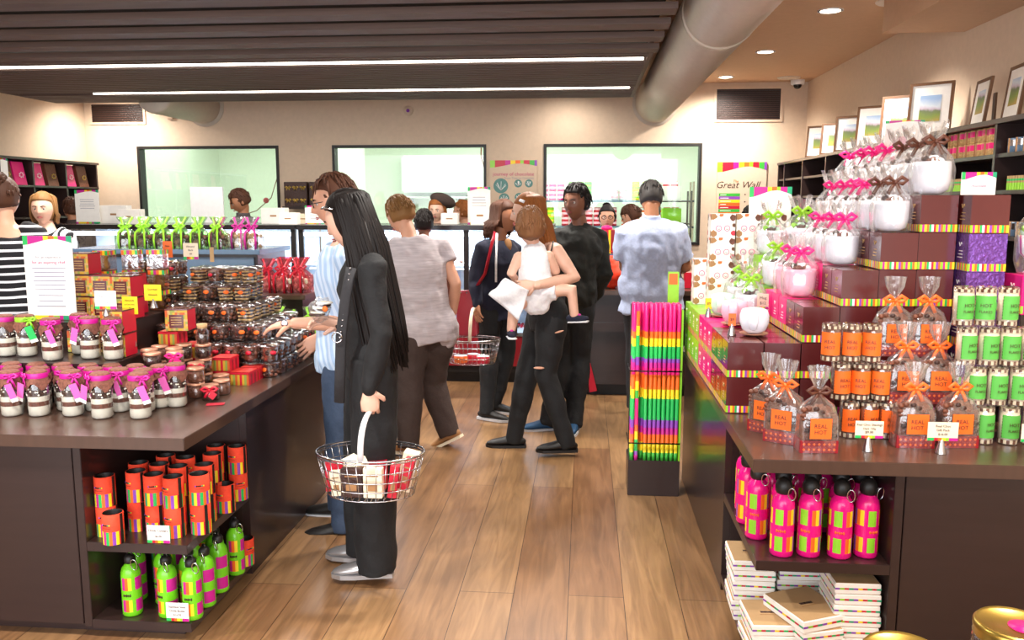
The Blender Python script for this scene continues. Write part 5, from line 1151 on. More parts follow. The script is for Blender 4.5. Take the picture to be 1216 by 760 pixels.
def person(label, J, skin='skin_pale', hairm='hair_black', style='short', top=None, bottom=None, shoes='black', fem=False, girth=1, hands=((None, None, .35), (None, None, .35)), vox=.012, hairlen=.3, group=None, back=None, drop=None, hat=None, sole='rubber', face=True, shoe_low=False, shoeH=.055):
    s = J['s']; loc = J['loc']; root = thing('person', loc, label, 'person', group)
    sx = (J['shR'] - J['shL']).normalized(); hipc = (J['hipL'] + J['hipR']) / 2; spine = J['neck'] - hipc
    def torso(mb, inf, m, t0=-.14, t1=1.0, flare=0):
        pts = []; rad = []
        for t, a, b in ((-.5, .165, .125), (-.3, .17, .13), (-.14, .15, .105), (0, .165, .118), (.2, .142, .105), (.45, .15, .112), (.68, .165, .118), (.86, .158, .098), (.95, .11, .075), (1.0, .06, .056)):
            if t < t0 - .001 or t > t1 + .001: continue
            if fem: a *= .93 if t > .1 else 1.02; b *= .95
            if fem and .5 < t < .8: b *= 1.1
            k_ = flare * max(0, .3 - t); pts.append(hipc + spine * t); rad.append(((a * girth + inf + k_) * s, (b * girth + inf + k_) * s))
        mb.tube(pts, rad, m, 22, side=sx); return mb
    def arm(mb, S, inf, m, upto=2.0):
        sh, el, wr = J['sh' + S], J['el' + S], J['wr' + S]; sg = -1 if S == 'L' else 1; ins = sh - sx * sg * .03 * s
        p = [ins, sh, sh.lerp(el, .5), el]; r_ = [.05, .052, .046, .040]
        if upto <= 1: k_ = upto; e2 = sh.lerp(el, k_); p = [ins, sh, sh.lerp(e2, .5), e2]; r_ = [.052, .055, .056, .058]
        else: p += [el.lerp(wr, .35), wr]; r_ += [.040, .027]
        mb.tube(p, [(q + inf) * s for q in r_], m, 14, rnd_cap=upto > 1)
    def leg(mb, S, inf, m, flare=0, z1=1.0):
        h, k_, a = J['hip' + S], J['kn' + S], J['an' + S]
        p = [h + Vector((0, 0, .03)), h.lerp(k_, .3), h.lerp(k_, .7), k_, k_.lerp(a, .3), k_.lerp(a, .7), k_.lerp(a, .97)]; r_ = [.088 * girth, .085 * girth, .066, .056, .056, .044, .037]
        fl = [0, .1, .3, .45, .6, .85, 1]; p[-1] = k_.lerp(a, 1.12) if inf else p[-1]
        n = 7 if z1 >= 1 else (4 if z1 < .6 else 5)
        mb.tube(p[:n], [(r_[i] + inf + flare * fl[i]) * s for i in range(n)], m, 16, rnd_cap=(n < 7 or not inf))
    b = MB(); torso(b, 0, skin)
    for S in 'LR': arm(b, S, 0, skin); leg(b, S, 0, skin)
    hd = J['head']; HM = head_matrix(J); b.tube([J['neck'] - spine.normalized() * .04 * s, J['neck'], hd + HM @ (Vector((0, -.02, -.06)) * s), hd + HM @ (Vector((0, -.015, 0)) * s)], [.06 * s, .056 * s, .05 * s, .048 * s], skin, 16)
    body = remesh(b, vox, sm=2); body.ball(hd, 1, skin, 48, 36, T=HM, f=head_fn(s, fem))
    for sg in (-1, 1):
        body.ball(hd + HM @ (Vector((sg * .076, -.008, -.004)) * s), (.008 * s, .019 * s, .03 * s), skin, 12, 8, T=HM)
    for i, S in enumerate('LR'):
        d, n, cu = hands[i]; wr = J['wr' + S]; fa = (wr - J['el' + S]).normalized(); d = Vector(d) if d is not None else fa; sg = -1 if S == 'L' else 1
        n = Vector(n) if n is not None else -sx * sg + J['f'] * .2
        add_hand(body, wr, d, n, (1 if S == 'R' else -1) * -1, skin, cu, s * .98)
    part('body', body, root)
    if face:
        for sg in (-1, 1):
            e = MB(); ec = hd + HM @ (Vector((sg * .03, .0735, .004)) * s); e.ball(ec, .0105 * s, 'eyewhite', 12, 8); e.ball(ec + HM @ (Vector((0, .0062, -.0005)) * s), .0056 * s, 'iris', 10, 6); part('eye', e, root)
            e = MB(); e.tube([hd + HM @ (Vector((sg * x, y, z)) * s) for x, y, z in ((.014, .093, .021), (.03, .092, .026), (.046, .082, .021))], [(.0022, .0034), (.0022, .0038), (.001, .002)], 'hair_brown' if hairm in ('hair_blond', 'hair_ginger', 'hair_baby') else 'hair_black', 6); part('eyebrow', e, root)
        e = MB(); 
        for dz in (.0025, -.0035): e.tube([hd + HM @ (Vector((x, y, -.058 + dz + z)) * s) for x, y, z in ((-.02, .086, 0), (-.008, .0955, dz * .4), (.008, .0955, dz * .4), (.02, .086, 0))], [.0015, .0036 * s, .0036 * s, .0015], 'lips', 6)
        part('lips', e, root)
    if style: part('hair', hair_mesh(HM, hd, s, hairm, style, seed=int(abs(loc.x) * 100) % 50, length=hairlen, back=back, drop=drop), root)
    if bottom:
        m = MB(); torso(m, .008 + bottom.get('inf', 0) * .5, bottom['m'], -.14, .2)
        for S in 'LR': leg(m, S, .012 + bottom.get('inf', 0), bottom['m'], bottom.get('flare', 0), bottom.get('len', 1))
        part('trousers' if bottom.get('len', 1) >= 1 else 'shorts', remesh(m, vox, .009, 2, seed=3), root)
    if top:
        m = MB(); torso(m, .016 + top.get('inf', 0), top['m'], top.get('hem', -.14), top.get('neck', .95), top.get('flare', 0))
        if top.get('sleeve', 2) > 0:
            for S in 'LR': arm(m, S, .009 + top.get('inf', 0) * .5, top['m'], top.get('sleeve', 2))
        if top.get('hem', -.14) <= -.14:
            for S in 'LR': h = J['hip' + S]; k_ = J['kn' + S]; q = .088 * girth + .018 + top.get('inf', 0); m.tube([h + Vector((0, 0, .03)), h.lerp(k_, .1)], [q * s, q * s], top['m'], 16, rnd_cap=False) if 0 else m.ball(h + Vector((0, 0, .02)), (q * s, q * s, q * 1.25 * s), top['m'], 18, 12)
        if top.get('collar'): m.tube([J['neck'] - spine * .02, J['neck'] + spine.normalized() * .045 * s], (.075 * s if 0 else .07 * s), top['m'], 18)
        part(top.get('name', 'shirt'), remesh(m, vox * .9, top.get('wr', .010), 2, seed=1), root)
    if shoes:
        for S in 'LR':
            a = J['an' + S]; ft = J['ft' + S].normalized(); sd = ft.cross(Vector((0, 0, 1))).normalized(); up = sd.cross(ft); g = a - up * .08 * s + up * .012
            P_ = lambda f_, z: g + ft * f_ * s + up * z * s
            m = MB(); m.tube([P_(-.055, .028), P_(-.03, .034), P_(.03, .036), P_(.09, .026), P_(.15, .018), P_(.18, .012)], [(.026 * s, .024 * s), (.034 * s, .036 * s), (.038 * s, .034 * s), (.044 * s, .024 * s), (.040 * s, .018 * s), (.022 * s, .010 * s)], shoes, 16, side=sd, rnd_cap=True)
            if not shoe_low: m.tube([P_(-.012, .04), P_(-.004, .085)], [.042 * s, .04 * s], shoes, 14)
            sh = part('shoe', m, root); m = MB(); pl = [(-.075, 0.03), (-.08, .012), (-.08, -.012), (-.075, -.03), (0, -.036), (.09, -.046), (.15, -.044), (.19, -.022), (.197, 0), (.19, .022), (.15, .044), (.09, .046), (0, .036)]
            vs = [g + ft * x * s + sd * y * s + up * z for z in (-.012, .006) for x, y in pl]; n = len(pl)
            m.add(vs, [tuple(range(n - 1, -1, -1)), tuple(range(n, 2 * n))] + [(i, (i + 1) % n, n + (i + 1) % n, n + i) for i in range(n)], sole); q = link('sole', m.mesh('sole', root.location), sh)
    return root, HM, hd
A = at
def Z(px, py, z): return at(px, py, z=z)
# --- the woman in black with the basket
J = pose(Z(450, 682, 0), PI + .1, 1.64, head=A(413, 262, 3.38), neck=A(431, 299, 3.40), shL=A(441, 317, 3.24), shR=A(428, 312, 3.56), elL=A(452, 398, 3.20), wrL=A(439, 462, 3.20), elR=A(425, 392, 3.62), wrR=A(405, 385, 3.45),
         hipL=A(444, 432, 3.31), hipR=A(438, 430, 3.47), knL=A(444, 545, 3.32), knR=A(432, 540, 3.55), anL=A(446, 663, 3.34), anR=A(434, 645, 3.52), hf=(-1, .28, -.32), hu=(-.3, 0, 1), ftL=(-1, -.12, 0), ftR=(-1, .1, 0))
r, HM, hd = person('young woman in black with long dark hair carrying a wire basket', J, 'skin_pale', 'hair_black', 'long', dict(m='cloth_black', sleeve=2, hem=-.14, inf=-.004, wr=.011, name='long_sleeved_top'), dict(m='cloth_black', inf=.012, flare=.03), 'silver', fem=True, girth=.9,
                   hands=(((0, 0, -1), (-.2, .9, 0), 1.15), ((-1, -.15, .25), (0, -.6, -.8), .5)), vox=.010, hairlen=.60, back=(1, -.25, 0), drop=.09, sole='silver', shoe_low=True)
m = MB(); m.tube([hd + HM @ Vector(q) for q in ((-.080, .048, .075), (-.09, .018, .068), (-.094, -.01, .056))], [(.008, .004)] * 3, 'steel', 8); part('hair_clip', m, r)
m = MB(); vp = [A(417, 318, 3.2), A(411, 350, 3.17), A(405, 400, 3.17), A(404, 440, 3.2), A(403, 478, 3.22)]; m.tube(vp, [(.022, .008)] * 5, 'cloth_char', 8, side=(1, 0, 0)); tr = part('vest_edge', m, r, 'open vest front with silver studs')
m = MB()
for i in range(13): p = vp[0].lerp(vp[2], i / 12) + Vector((.0, -.014, 0)); m.ball(p, .0042, 'steel', 8, 5)
m.tube([vp[2] + Vector((-.012 + .02 * math.cos(a), -.014, .02 * math.sin(a))) for a in [q * .6 for q in range(11)]], .003, 'steel', 6); link('studs', m.mesh('studs', r.location), tr)
# cookie bag in her hand
cb_ = A(382, 366, 3.40); rt = thing('cookie_bag', cb_, 'clear bag with a striped chocolate cookie held up by the woman in black', 'bag')
m = MB(); T = Matrix.Rotation(.6, 4, 'Y')
for i in range(6): m.ball(cb_ + T @ Vector((0, -.012, -.03 + i * .012)), (.036, .03, .0075), 'choc' if i % 2 == 0 else 'flour', 16, 6)
part('cookies', m, rt); part('wrapper', MB().ball(cb_ + Vector((0, -.012, -.004)), (.046, .036, .05), 'cello', 24, 16, f=lambda v: v * (1 + .35 * noise.noise(v * 38))), rt); part('sticker', MB().ball(cb_ + Vector((.03, -.05, .004)), (.012, .003, .012), 'label_orange', 10, 6), rt)
# --- man with glasses behind her
J = pose(Z(405, 628, 0), PI, 1.74, head=A(397, 240, 3.98), neck=A(412, 284, 4.0), shL=A(413, 303, 3.82), shR=A(410, 300, 4.18), elL=A(425, 384, 3.86), wrL=A(349, 384, 3.84), elR=A(405, 380, 4.28), wrR=A(380, 400, 4.2), hipL=A(410, 422, 3.93), hipR=A(408, 420, 4.1),
         knL=A(404, 520, 3.9), knR=A(404, 515, 4.1), anL=A(407, 620, 3.86), anR=A(402, 596, 4.08), hf=(-1, -.3, -.2), hu=(-.2, 0, 1), ftL=(-1, -.1, 0), ftR=(-1, .1, 0))
r, HM, hd = person('man with glasses in a light blue shirt reaching for the chocolate tubs', J, 'skin', 'hair_brown', 'crop', dict(m='plaid_blue', sleeve=1.0, hem=-.14, inf=.012, wr=.014, collar=True), dict(m='denim', inf=.006), 'black', hands=(((-1, .05, -.12), (0, .2, -1), .3), (None, None, .3)), vox=.011)
m = MB()
for sg in (-1, 1):
    m.tube([hd + HM @ Vector((sg * .03 + .021 * math.cos(a), .1, .004 + .015 * math.sin(a))) for a in [2 * PI * q / 14 for q in range(14)]], .0022, 'black', 6, closed=True); m.tube([hd + HM @ Vector((sg * .05, .098, .008)), hd + HM @ Vector((sg * .08, .0, .006))], .002, 'black', 6)
m.tube([hd + HM @ Vector((-.009, .102, .006)), hd + HM @ Vector((.009, .102, .006))], .002, 'black', 6); part('glasses', m, r)
w0 = A(341, 384, 3.84); m = MB(); m.tube([w0 + Vector((0, math.cos(a) * .03, math.sin(a) * .027)) for a in [2 * PI * q / 16 for q in range(16)]], (.006, .009) if 0 else [(.0035, .008)] * 16, 'steel', 6, closed=True); m.tube([w0 + Vector((0, -.029, .004)), w0 + Vector((0, -.037, .005))], .017, 'steel', 16); wt = part('wristwatch', m, r)
link('dial', MB().tube([w0 + Vector((0, -.037, .005)), w0 + Vector((0, -.038, .005))], .0135, 'mug', 16).mesh('dial', r.location), wt)
# --- woman in the grey t-shirt
J = pose(Z(505, 520, 0), PI * .78, 1.66, head=A(475, 256, 5.42), neck=A(487, 283, 5.36), shL=A(468, 296, 5.28), shR=A(522, 293, 5.42), elR=A(541, 337, 5.38), wrR=A(538, 372, 5.5), elL=A(462, 340, 5.35), wrL=A(458, 370, 5.55), hipL=A(490, 392, 5.3), hipR=A(519, 392, 5.36),
         knL=A(487, 455, 5.2), knR=A(514, 455, 5.42), anL=A(485, 524, 5.1), anR=A(532, 511, 5.36), hf=(-.75, .55, -.45), hu=(-.3, .2, 1), ftL=(-1, .2, 0), ftR=(-.75, .2, -.42))
person('woman with short blonde hair in grey t-shirt and brown trousers seen from behind, heel lifted', J, 'skin', 'hair_blond', 'short', dict(m='cloth_grey', sleeve=.45, hem=-.14, inf=.022, wr=.016, neck=1.0, name='t_shirt'), dict(m='cloth_brown', inf=.016, flare=.008), 'tan', fem=True, girth=1.18, vox=.012, sole='cream', shoe_low=True)
# --- woman in the navy hoodie
J = pose(Z(590, 490, 0), -.65, 1.63, head=A(600, 257, 6.2), neck=A(592, 285, 6.2), shR=A(574, 294, 6.05), shL=A(609, 294, 6.35), elR=A(565, 335, 6.02), wrR=A(566, 360, 5.95), elL=A(612, 335, 6.35), wrL=A(612, 355, 6.2), hf=(1, -.45, -.08), ftR=(1, -.4, 0), ftL=(1, -.3, 0), anR=Z(578, 486, .08), anL=Z(588, 478, .08))
r, HM, hd = person('woman in a navy hoodie with dark curly hair and a red shoulder bag', J, 'skin_tan', 'hair_brown', 'curly', dict(m='cloth_navy', sleeve=2, hem=-.3, inf=.02, wr=.012, neck=1.0, name='hoodie'), dict(m='cloth_black', inf=.006), 'black', fem=True, hands=(((0, -.1, -1), (1, 0, 0), 1.0), (None, None, .4)), hairlen=.14, vox=.012)
part('drawstring_edge', MB().tube([A(590, 277, 6.02), A(589, 310, 5.98), A(589, 335, 5.98)], .008, 'cloth_white', 8), r, 'white drawstring edge'); part('neckline_top', MB().ball(A(603, 291, 6.14), (.03, .02, .05), 'tan', 12, 8), r)
bg = thing('shoulder_bag', A(556, 395, 5.98), 'glossy red shoulder bag hanging behind the woman in the navy hoodie', 'bag'); c = A(555, 370, 6.0)
m = MB(); m.add([c + Vector(v) for v in ((-.08, -.06, -.17), (.08, -.06, -.17), (.08, .06, -.17), (-.08, .06, -.17), (-.065, -.03, .15), (.065, -.03, .16), (.065, .03, .16), (-.065, .03, .15))], [(3, 2, 1, 0), (4, 5, 6, 7), (0, 1, 5, 4), (1, 2, 6, 5), (2, 3, 7, 6), (3, 0, 4, 7)], 'bag_red'); part('bag_body', m, bg, bevel=.01)
part('strap', MB().tube([c + Vector((.05, -.03, .15)), A(576, 325, 5.93), A(584, 290, 5.94), A(588, 276, 6.05), A(586, 274, 6.15), A(575, 320, 6.25), c + Vector((.03, .03, .15))], [(.014, .003)] * 7, 'bag_red', 8), bg)
m = MB()
for dx in (-.04, 0, .04): m.ball(c + Vector((dx, -.035, .14)), .006, 'steel', 8, 5)
part('studs', m, bg)
# --- mother and baby
J = pose(Z(635, 530, 0), PI, 1.66, head=A(626, 253, 5.32), neck=A(645, 281, 5.34), shL=A(659, 297, 5.17), shR=A(648, 293, 5.48), elL=A(683, 330, 5.14), wrL=A(636, 339, 4.93), elR=A(640, 340, 5.5), wrR=A(622, 352, 5.3), hipL=A(655, 378, 5.22), hipR=A(645, 378, 5.4), knL=A(648, 444, 5.2), knR=A(625, 448, 5.36),
         anL=A(672, 522, 5.2), anR=A(611, 517, 5.37), hf=(-1, .05, -.1), ftL=(-1, -.1, 0), ftR=(-1, 0, 0))
r, HM, hd = person('woman with long ginger hair in black, striding and carrying a toddler on her arm', J, 'skin_pale', 'hair_ginger', 'long', dict(m='cloth_black', sleeve=0, hem=-.14, inf=.002, wr=.006, neck=.86, name='vest_top'), dict(m='cloth_black', inf=.006), 'black', fem=True, hands=(((-1, .05, -.08), (0, 1, 0), .35), (None, None, .4)), hairlen=.23, back=(1, 0, 0), drop=.03, sole='black', vox=.011)
part('hair_clip', MB().tube([hd + HM @ Vector(q) for q in ((-.082, .03, .085), (-.088, .0, .07))], [(.012, .004)] * 2, 'cloth_white', 8), r); part('shoulder_strap', MB().tube([A(654, 300, 5.06), A(657, 287, 5.2), A(655, 290, 5.35)], [(.008, .003)] * 3, 'black', 6), r)
m = MB(); m.ball(A(640, 437, 5.125), (.035, .012, .008), 'skin', 12, 6); m.ball(A(664, 394, 5.10), (.03, .012, .006), 'skin', 12, 6, T=Matrix.Rotation(-.3, 4, 'Y')); part('torn_patch', m, r, 'rips in the jeans showing skin')
J = pose(A(640, 372, 5.08), PI / 2, .8, head=A(630, 272, 5.04), neck=A(634, 296, 5.06), shL=A(616, 305, 5.04), shR=A(652, 304, 5.06), elL=A(607, 325, 5.0), wrL=A(615, 335, 5.12), elR=A(660, 322, 5.1), wrR=A(650, 332, 5.2), hipL=A(626, 352, 5.04), hipR=A(647, 344, 5.05), knL=A(611, 366, 4.98), knR=A(679, 345, 5.03),
         anL=A(607, 392, 4.98), anR=A(682, 374, 5.03), hf=(-.1, 1, 0), ftL=(.1, -.5, 0), ftR=(1, -.3, .05))
J['s'] = .58; Jh = J['s']
def baby():
    s = 1.0; root = thing('person', J['loc'], 'toddler in a white outfit seen from behind, carried on a woman\'s arm', 'person'); b = MB(); sk = 'skin_pale'
    hip = (J['hipL'] + J['hipR']) / 2; sx = (J['shR'] - J['shL']).normalized()
    b.tube([hip - Vector((0, 0, .06)), hip, hip.lerp(J['neck'], .5), hip.lerp(J['neck'], .85), J['neck'] + Vector((0, 0, .03))], [(.07, .06), (.095, .075), (.09, .07), (.09, .06), (.03, .03)], sk, 16, side=sx, rnd_cap=True)
    for S in 'LR':
        b.tube([J['sh' + S], J['el' + S], J['wr' + S]], [.034, .03, .022], sk, 10, rnd_cap=True); b.tube([J['hip' + S], J['kn' + S], J['an' + S]], [.055, .042, .028], sk, 12, rnd_cap=True)
    b.tube([J['neck'], J['head']], .04, sk, 12); body = remesh(b, .008); HM = head_matrix(J); f0 = head_fn(.86, True); body.ball(J['head'], 1, sk, 36, 24, T=HM, f=lambda u: Vector((f0(u).x * 1.12, f0(u).y, f0(u).z * .95)))
    for sg in (-1, 1): body.ball(J['head'] + HM @ Vector((sg * .074, 0, -.01)), (.007, .015, .022), sk, 10, 6, T=HM)
    for i, S in enumerate('LR'): add_hand(body, J['wr' + S], J['wr' + S] - J['el' + S], (0, 0, -1), -1 if i else 1, sk, .5, .55)
    part('body', body, root); part('hair', hair_mesh(HM, J['head'] , 1.0, 'hair_baby', 'short', seed=5), root)
    m = MB(); m.tube([hip - Vector((0, 0, .07)), hip, hip.lerp(J['neck'], .5), hip.lerp(J['neck'], .86), hip.lerp(J['neck'], .96)], [(.085, .07), (.118, .095), (.102, .082), (.096, .072), (.075, .062)], 'cloth_white', 20, side=sx, rnd_cap=True)
    for S in 'LR': m.tube([J['hip' + S], J['hip' + S].lerp(J['kn' + S], .45)], [.07, .062], 'cloth_white', 14)
    part('romper', remesh(m, .008, .010, 1, 14), root)
    for S in 'LR':
        ft = J['ft' + S].normalized(); a = J['an' + S] - Vector((0, 0, .02)); m = MB(); m.tube([a - ft * .03, a + ft * .02, a + ft * .075], [(.024, .022), (.028, .022), (.022, .014)], 'cloth_navy', 12, side=ft.cross(Vector((0, 0, 1))), rnd_cap=True); m.tube([a + ft * .0 + Vector((0, 0, .02)), a + ft * .04 + Vector((0, 0, .018))], .009, 'magenta', 8)
        sh = part('shoe', m, root); m = MB(); m.tube([a - ft * .035 - Vector((0, 0, .024)), a + ft * .085 - Vector((0, 0, .02))], [(.028, .006)] * 2, 'cloth_white', 12, side=ft.cross(Vector((0, 0, 1)))); link('sole', m.mesh('sole', root.location), sh)
baby()
cl = [A(600, 330, 4.9), A(628, 345, 4.9), A(616, 381, 4.92), A(580, 350, 4.92)]
def clf(u, v): p = (cl[0] * (1 - u) + cl[1] * u) * (1 - v) + (cl[3] * (1 - u) + cl[2] * u) * v; return p + Vector((0, .012 * math.sin(u * 7 + v * 4), .006 * math.sin(v * 9)))
m = MB(); m.grid(clf, 14, 14, 'cloth_white', thick=(0, .006, 0)); tag(link('muslin_cloth', m.mesh('muslin_cloth', cl[2]), None, cl[2]), 'white cloth hanging from the hand of the woman carrying the toddler', 'cloth')
# --- man in the black jacket
J = pose(Z(672, 505, 0), PI * .62, 1.77, head=A(684, 241, 5.98), neck=A(689, 271, 6.02), shL=A(672, 284, 5.92), shR=A(709, 280, 6.08), elR=A(716, 325, 6.05), wrR=A(704, 352, 6.2), elL=A(666, 325, 5.95), wrL=A(660, 350, 6.15), hf=(-.5, -.85, -.02), anL=Z(651, 497, .08), anR=Z(682, 498, .08), knL=A(668, 425, 5.95), knR=A(688, 425, 6.0), ftL=(-1, -.25, 0), ftR=(-.2, -1, 0))
person('dark haired man in a black jacket looking back over his shoulder', J, 'skin_dark', 'hair_black', 'short', dict(m='cloth_olive', sleeve=2, hem=-.14, inf=.026, wr=.022, collar=True, neck=1.0, name='jacket'), dict(m='cloth_black', inf=.01), 'shoe_blue', vox=.012)
# --- man in the pale shirt, back view
J = pose((A(772, 400, 6.42).x, 6.42, 0), PI / 2, 1.74, head=A(773, 236, 6.42), neck=A(774, 262, 6.35), shL=A(743, 275, 6.34), shR=A(803, 275, 6.34), elL=A(741, 318, 6.42), elR=A(815, 318, 6.42), wrL=A(757, 322, 6.72), wrR=A(800, 322, 6.72), hf=(0, 1, -.55), hu=(0, .5, 1))
person('grey haired man in a pale blue shirt seen from behind at the service counter', J, 'skin_tan', 'hair_grey', 'crop', dict(m='cloth_shirt', sleeve=.75, hem=-.3, inf=.036, wr=.016, collar=True, neck=1.0), dict(m='cloth_char', inf=.014), 'black', girth=1.16, vox=.012)
# --- staff and shoppers further away
def far(lab, px, Y, ytop, ang, skin, hm, style, top, bottom=dict(m='cloth_char'), **kw):
    p = at(px, 240, Y); H = at(px, ytop, Y).z; return person(lab, pose((p.x, Y, 0), ang, H / 1.015, **kw.pop('ov', {})), skin, hm, style, top, bottom, vox=.018, **kw)
far('woman in a striped top with her hair in a bun, back to the camera', 4, 4.95, 207, PI / 2 + .2, 'skin', 'hair_brown', 'bun', dict(m='stripe_knit', sleeve=2, inf=.02, neck=.93, name='striped_top'), fem=True, girth=1.08)
far('blonde woman in a white blazer with black stripes looking at the camera', 53, 6.0, 226, -PI / 2 - .25, 'skin_pale', 'hair_blond', 'bob', dict(m='stripe_blazer', sleeve=2, inf=.025, neck=.97, name='blazer'), fem=True, hairlen=.08, girth=1.1, ov=dict(hf=(.3, -1, -.03)))
far('person in a brown jacket behind the glass case, head turned away', 85, 8.4, 233, PI * .8, 'skin_tan', 'hair_brown', 'crop', dict(m='cloth_brown', inf=.03, collar=True, name='jacket'))
far('bearded shop worker in a grey polo shirt and apron looking down behind the cases', 287, 8.5, 223, -PI * .75, 'skin_tan', 'hair_brown', 'crop', dict(m='cloth_apron', sleeve=.6, inf=.02, collar=True), ov=dict(hf=(-.8, -.5, -.45)))
far('smiling shop worker in a brown beret behind the cases', 520, 8.45, 234, -PI * .6, 'skin_pale', 'hair_ginger', 'bob', dict(m='cloth_char', inf=.02), fem=True, hairlen=.03, ov=dict(hf=(-.15, -1, -.08)))
hc = at(526, 238, 8.5); tag(link('beret', MB().ball((0, 0, 0), (.135, .13, .07), 'cloth_brown', 24, 12, T=Matrix.Rotation(.35, 4, 'Y')).mesh(), None, hc), 'soft brown beret worn by the smiling shop worker', 'hat')
far('auburn haired shop worker half hidden behind a standing sign on the case', 551, 8.8, 237, PI, 'skin', 'hair_ginger', 'short', dict(m='cloth_black', inf=.02), fem=True)
far('person with short curly black hair in a pink top facing the glass case', 503, 6.75, 247, PI / 2, 'skin_dark', 'hair_black', 'crop', dict(m='cloth_pinkish', sleeve=.6, inf=.02), dict(m='denim', inf=.02, len=.7))
r, HM, hd = far('shop worker with glasses and dark hair serving behind the counter', 721, 7.95, 242, -PI / 2, 'skin', 'hair_black', 'bun', dict(m='cloth_char', inf=.02, collar=True), fem=True)
m = MB()
for sg in (-1, 1): m.tube([hd + HM @ Vector((sg * .03 + .022 * math.cos(a), .1, .004 + .015 * math.sin(a))) for a in [2 * PI * q / 12 for q in range(12)]], .0025, 'black', 6, closed=True)
part('glasses', m, r)
far('dark haired shop worker bending her head behind the white spotted boxes', 893, 8.3, 243, -PI * .6, 'skin_pale', 'hair_black', 'short', dict(m='cloth_black', inf=.02), fem=True, ov=dict(hf=(-.5, -.8, -.55)))
far('dark haired shop worker bending behind the man in the pale shirt', 752, 8.5, 242, PI * .9, 'skin', 'hair_brown', 'short', dict(m='maroon', inf=.02), ov=dict(hf=(-1, .1, -.6)))
# ================================================================ wire baskets
def basket(c, zr, a, b, h, lab, hcol, apex, hw=.0):
    c = Vector(c); r = thing('wire_basket', (c.x, c.y, zr - h), lab, 'basket')
    def ring(t, rad): k_ = 1 - .2 * (1 - t); m.tube([(c.x + a * k_ * math.cos(q), c.y + b * k_ * math.sin(q), zr - h * (1 - t)) for q in [2 * PI * i / 40 for i in range(40)]], rad, 'steel', 6, closed=True)
    m = MB(); ring(1, .0045); ring(.93, .003); part('rim', m, r)
    m = MB()
    for t in (.68, .45, .22, 0): ring(t, .0024)
    for i in range(34):
        q = 2 * PI * i / 34; m.tube([(c.x + a * math.cos(q), c.y + b * math.sin(q), zr), (c.x + a * .8 * math.cos(q), c.y + b * .8 * math.sin(q), zr - h)], .0018, 'steel', 5)
    for i in range(-6, 7):
        x = i / 7; y = math.sqrt(1 - x * x); m.tube([(c.x + a * .8 * x, c.y - b * .8 * y, zr - h), (c.x + a * .8 * x, c.y + b * .8 * y, zr - h)], .0018, 'steel', 5)
    part('wire_cage', m, r)
    ap = Vector(apex); n = 15; pts = []
    for i in range(n):
        t = PI * i / (n - 1); pts.append(Vector((c.x + (ap.x - c.x) * math.sin(t), c.y - b * math.cos(t), zr + (ap.z - zr) * math.sin(t) ** .7)))
    part('handle', MB().tube(pts, [(.012, .006)] * n, hcol, 10, side=(1, 0, 0)), r); return r
bc = A(440, 548, 3.2); ap = A(439, 489, 3.2); basket((bc.x, 3.2, 0), .615, .218, .15, .17, 'chrome wire shopping basket full of chocolate boxes carried by the woman in black', 'rubber', ap)
i = 0
def basket_box(x, y, z, w_, d, h, c, tilt, lab, mark='tan'):
    T = Matrix.Rotation(tilt[0], 4, 'Y') @ Matrix.Rotation(tilt[1], 4, 'X') @ Matrix.Rotation(tilt[2], 4, 'Z'); r = thing('chocolate_box', (bc.x + x, 3.2 + y, z), lab, 'box', 'chocolate boxes in the front basket')
    m = MB(); m.cb((0, 0, h / 2), (w_, d, h), c, T); part('carton', m, r, local=True, bevel=.002); m = MB(); m.cb((0, -d / 2 - .0006, h * .35), (w_ * .5, .001, h * .22), mark, T); m.cb((0, -d / 2 - .0006, h * .75), (w_ * .6, .001, h * .05), mark, T); part('print', m, r, local=True)
for a_ in ((-.15, .0, .452, .07, .05, .11, 'red', (0, 0, .3), 'red chocolate box at the left of the front basket'), (-.115, -.065, .452, .045, .03, .10, 'cream', (-.1, 0, 0), 'small cream box low at the left of the front basket'), (-.055, -.075, .452, .085, .035, .115, 'choc', (0, 0, 0), 'black printed chocolate box in the front basket'),
           (.03, -.075, .452, .075, .035, .12, 'cream', (0, 0, 0), 'cream chocolate box in the middle of the front basket'), (.10, -.06, .452, .035, .05, .13, 'red', (.12, 0, .1), 'red chocolate box standing right of the middle'), (.125, .03, .452, .06, .06, .16, 'cream', (.25, 0, 0), 'tall cream box leaning at the right of the front basket'),
           (.165 - .03, -.03 + .005, .475, .04, .05, .125, 'red', (.28, 0, 0), 'red box leaning at the right edge of the front basket'), (-.07, .03, .545, .10, .09, .025, 'cream', (-.25, .5, .4), 'white box with oval print lying on top in the front basket'), (.01, .04, .452, .09, .06, .11, 'red', (0, 0, .1), 'red chocolate box at the back of the front basket')): basket_box(*a_)
bc2 = A(561, 402, 5.85); basket((bc2.x, 5.85, 0), A(561, 402, 5.85).z, .20, .14, .17, 'chrome wire shopping basket with red goods held by the woman in the navy hoodie', 'cream', A(562, 366, 5.85))
zb = bc2.z - .168
for x, y, c, lab in ((-.08, -.03, 'orange', 'orange packet in the rear basket'), (.0, .03, 'red', 'red packet lying in the rear basket'), (.08, -.04, 'red', 'round red tin in the rear basket')):
    thing('chocolate_tin' if 'tin' in lab else 'chocolate_packet', (bc2.x + x, 5.85 + y, zb), lab, 'packet', mb=MB().lathe([(.045, 0), (.048, .004), (.048, .05), (.03, .056)], 20, lambda j, k_, c=c: c if j != 2 else 'mug', sx=1, sy=.8), local=True)
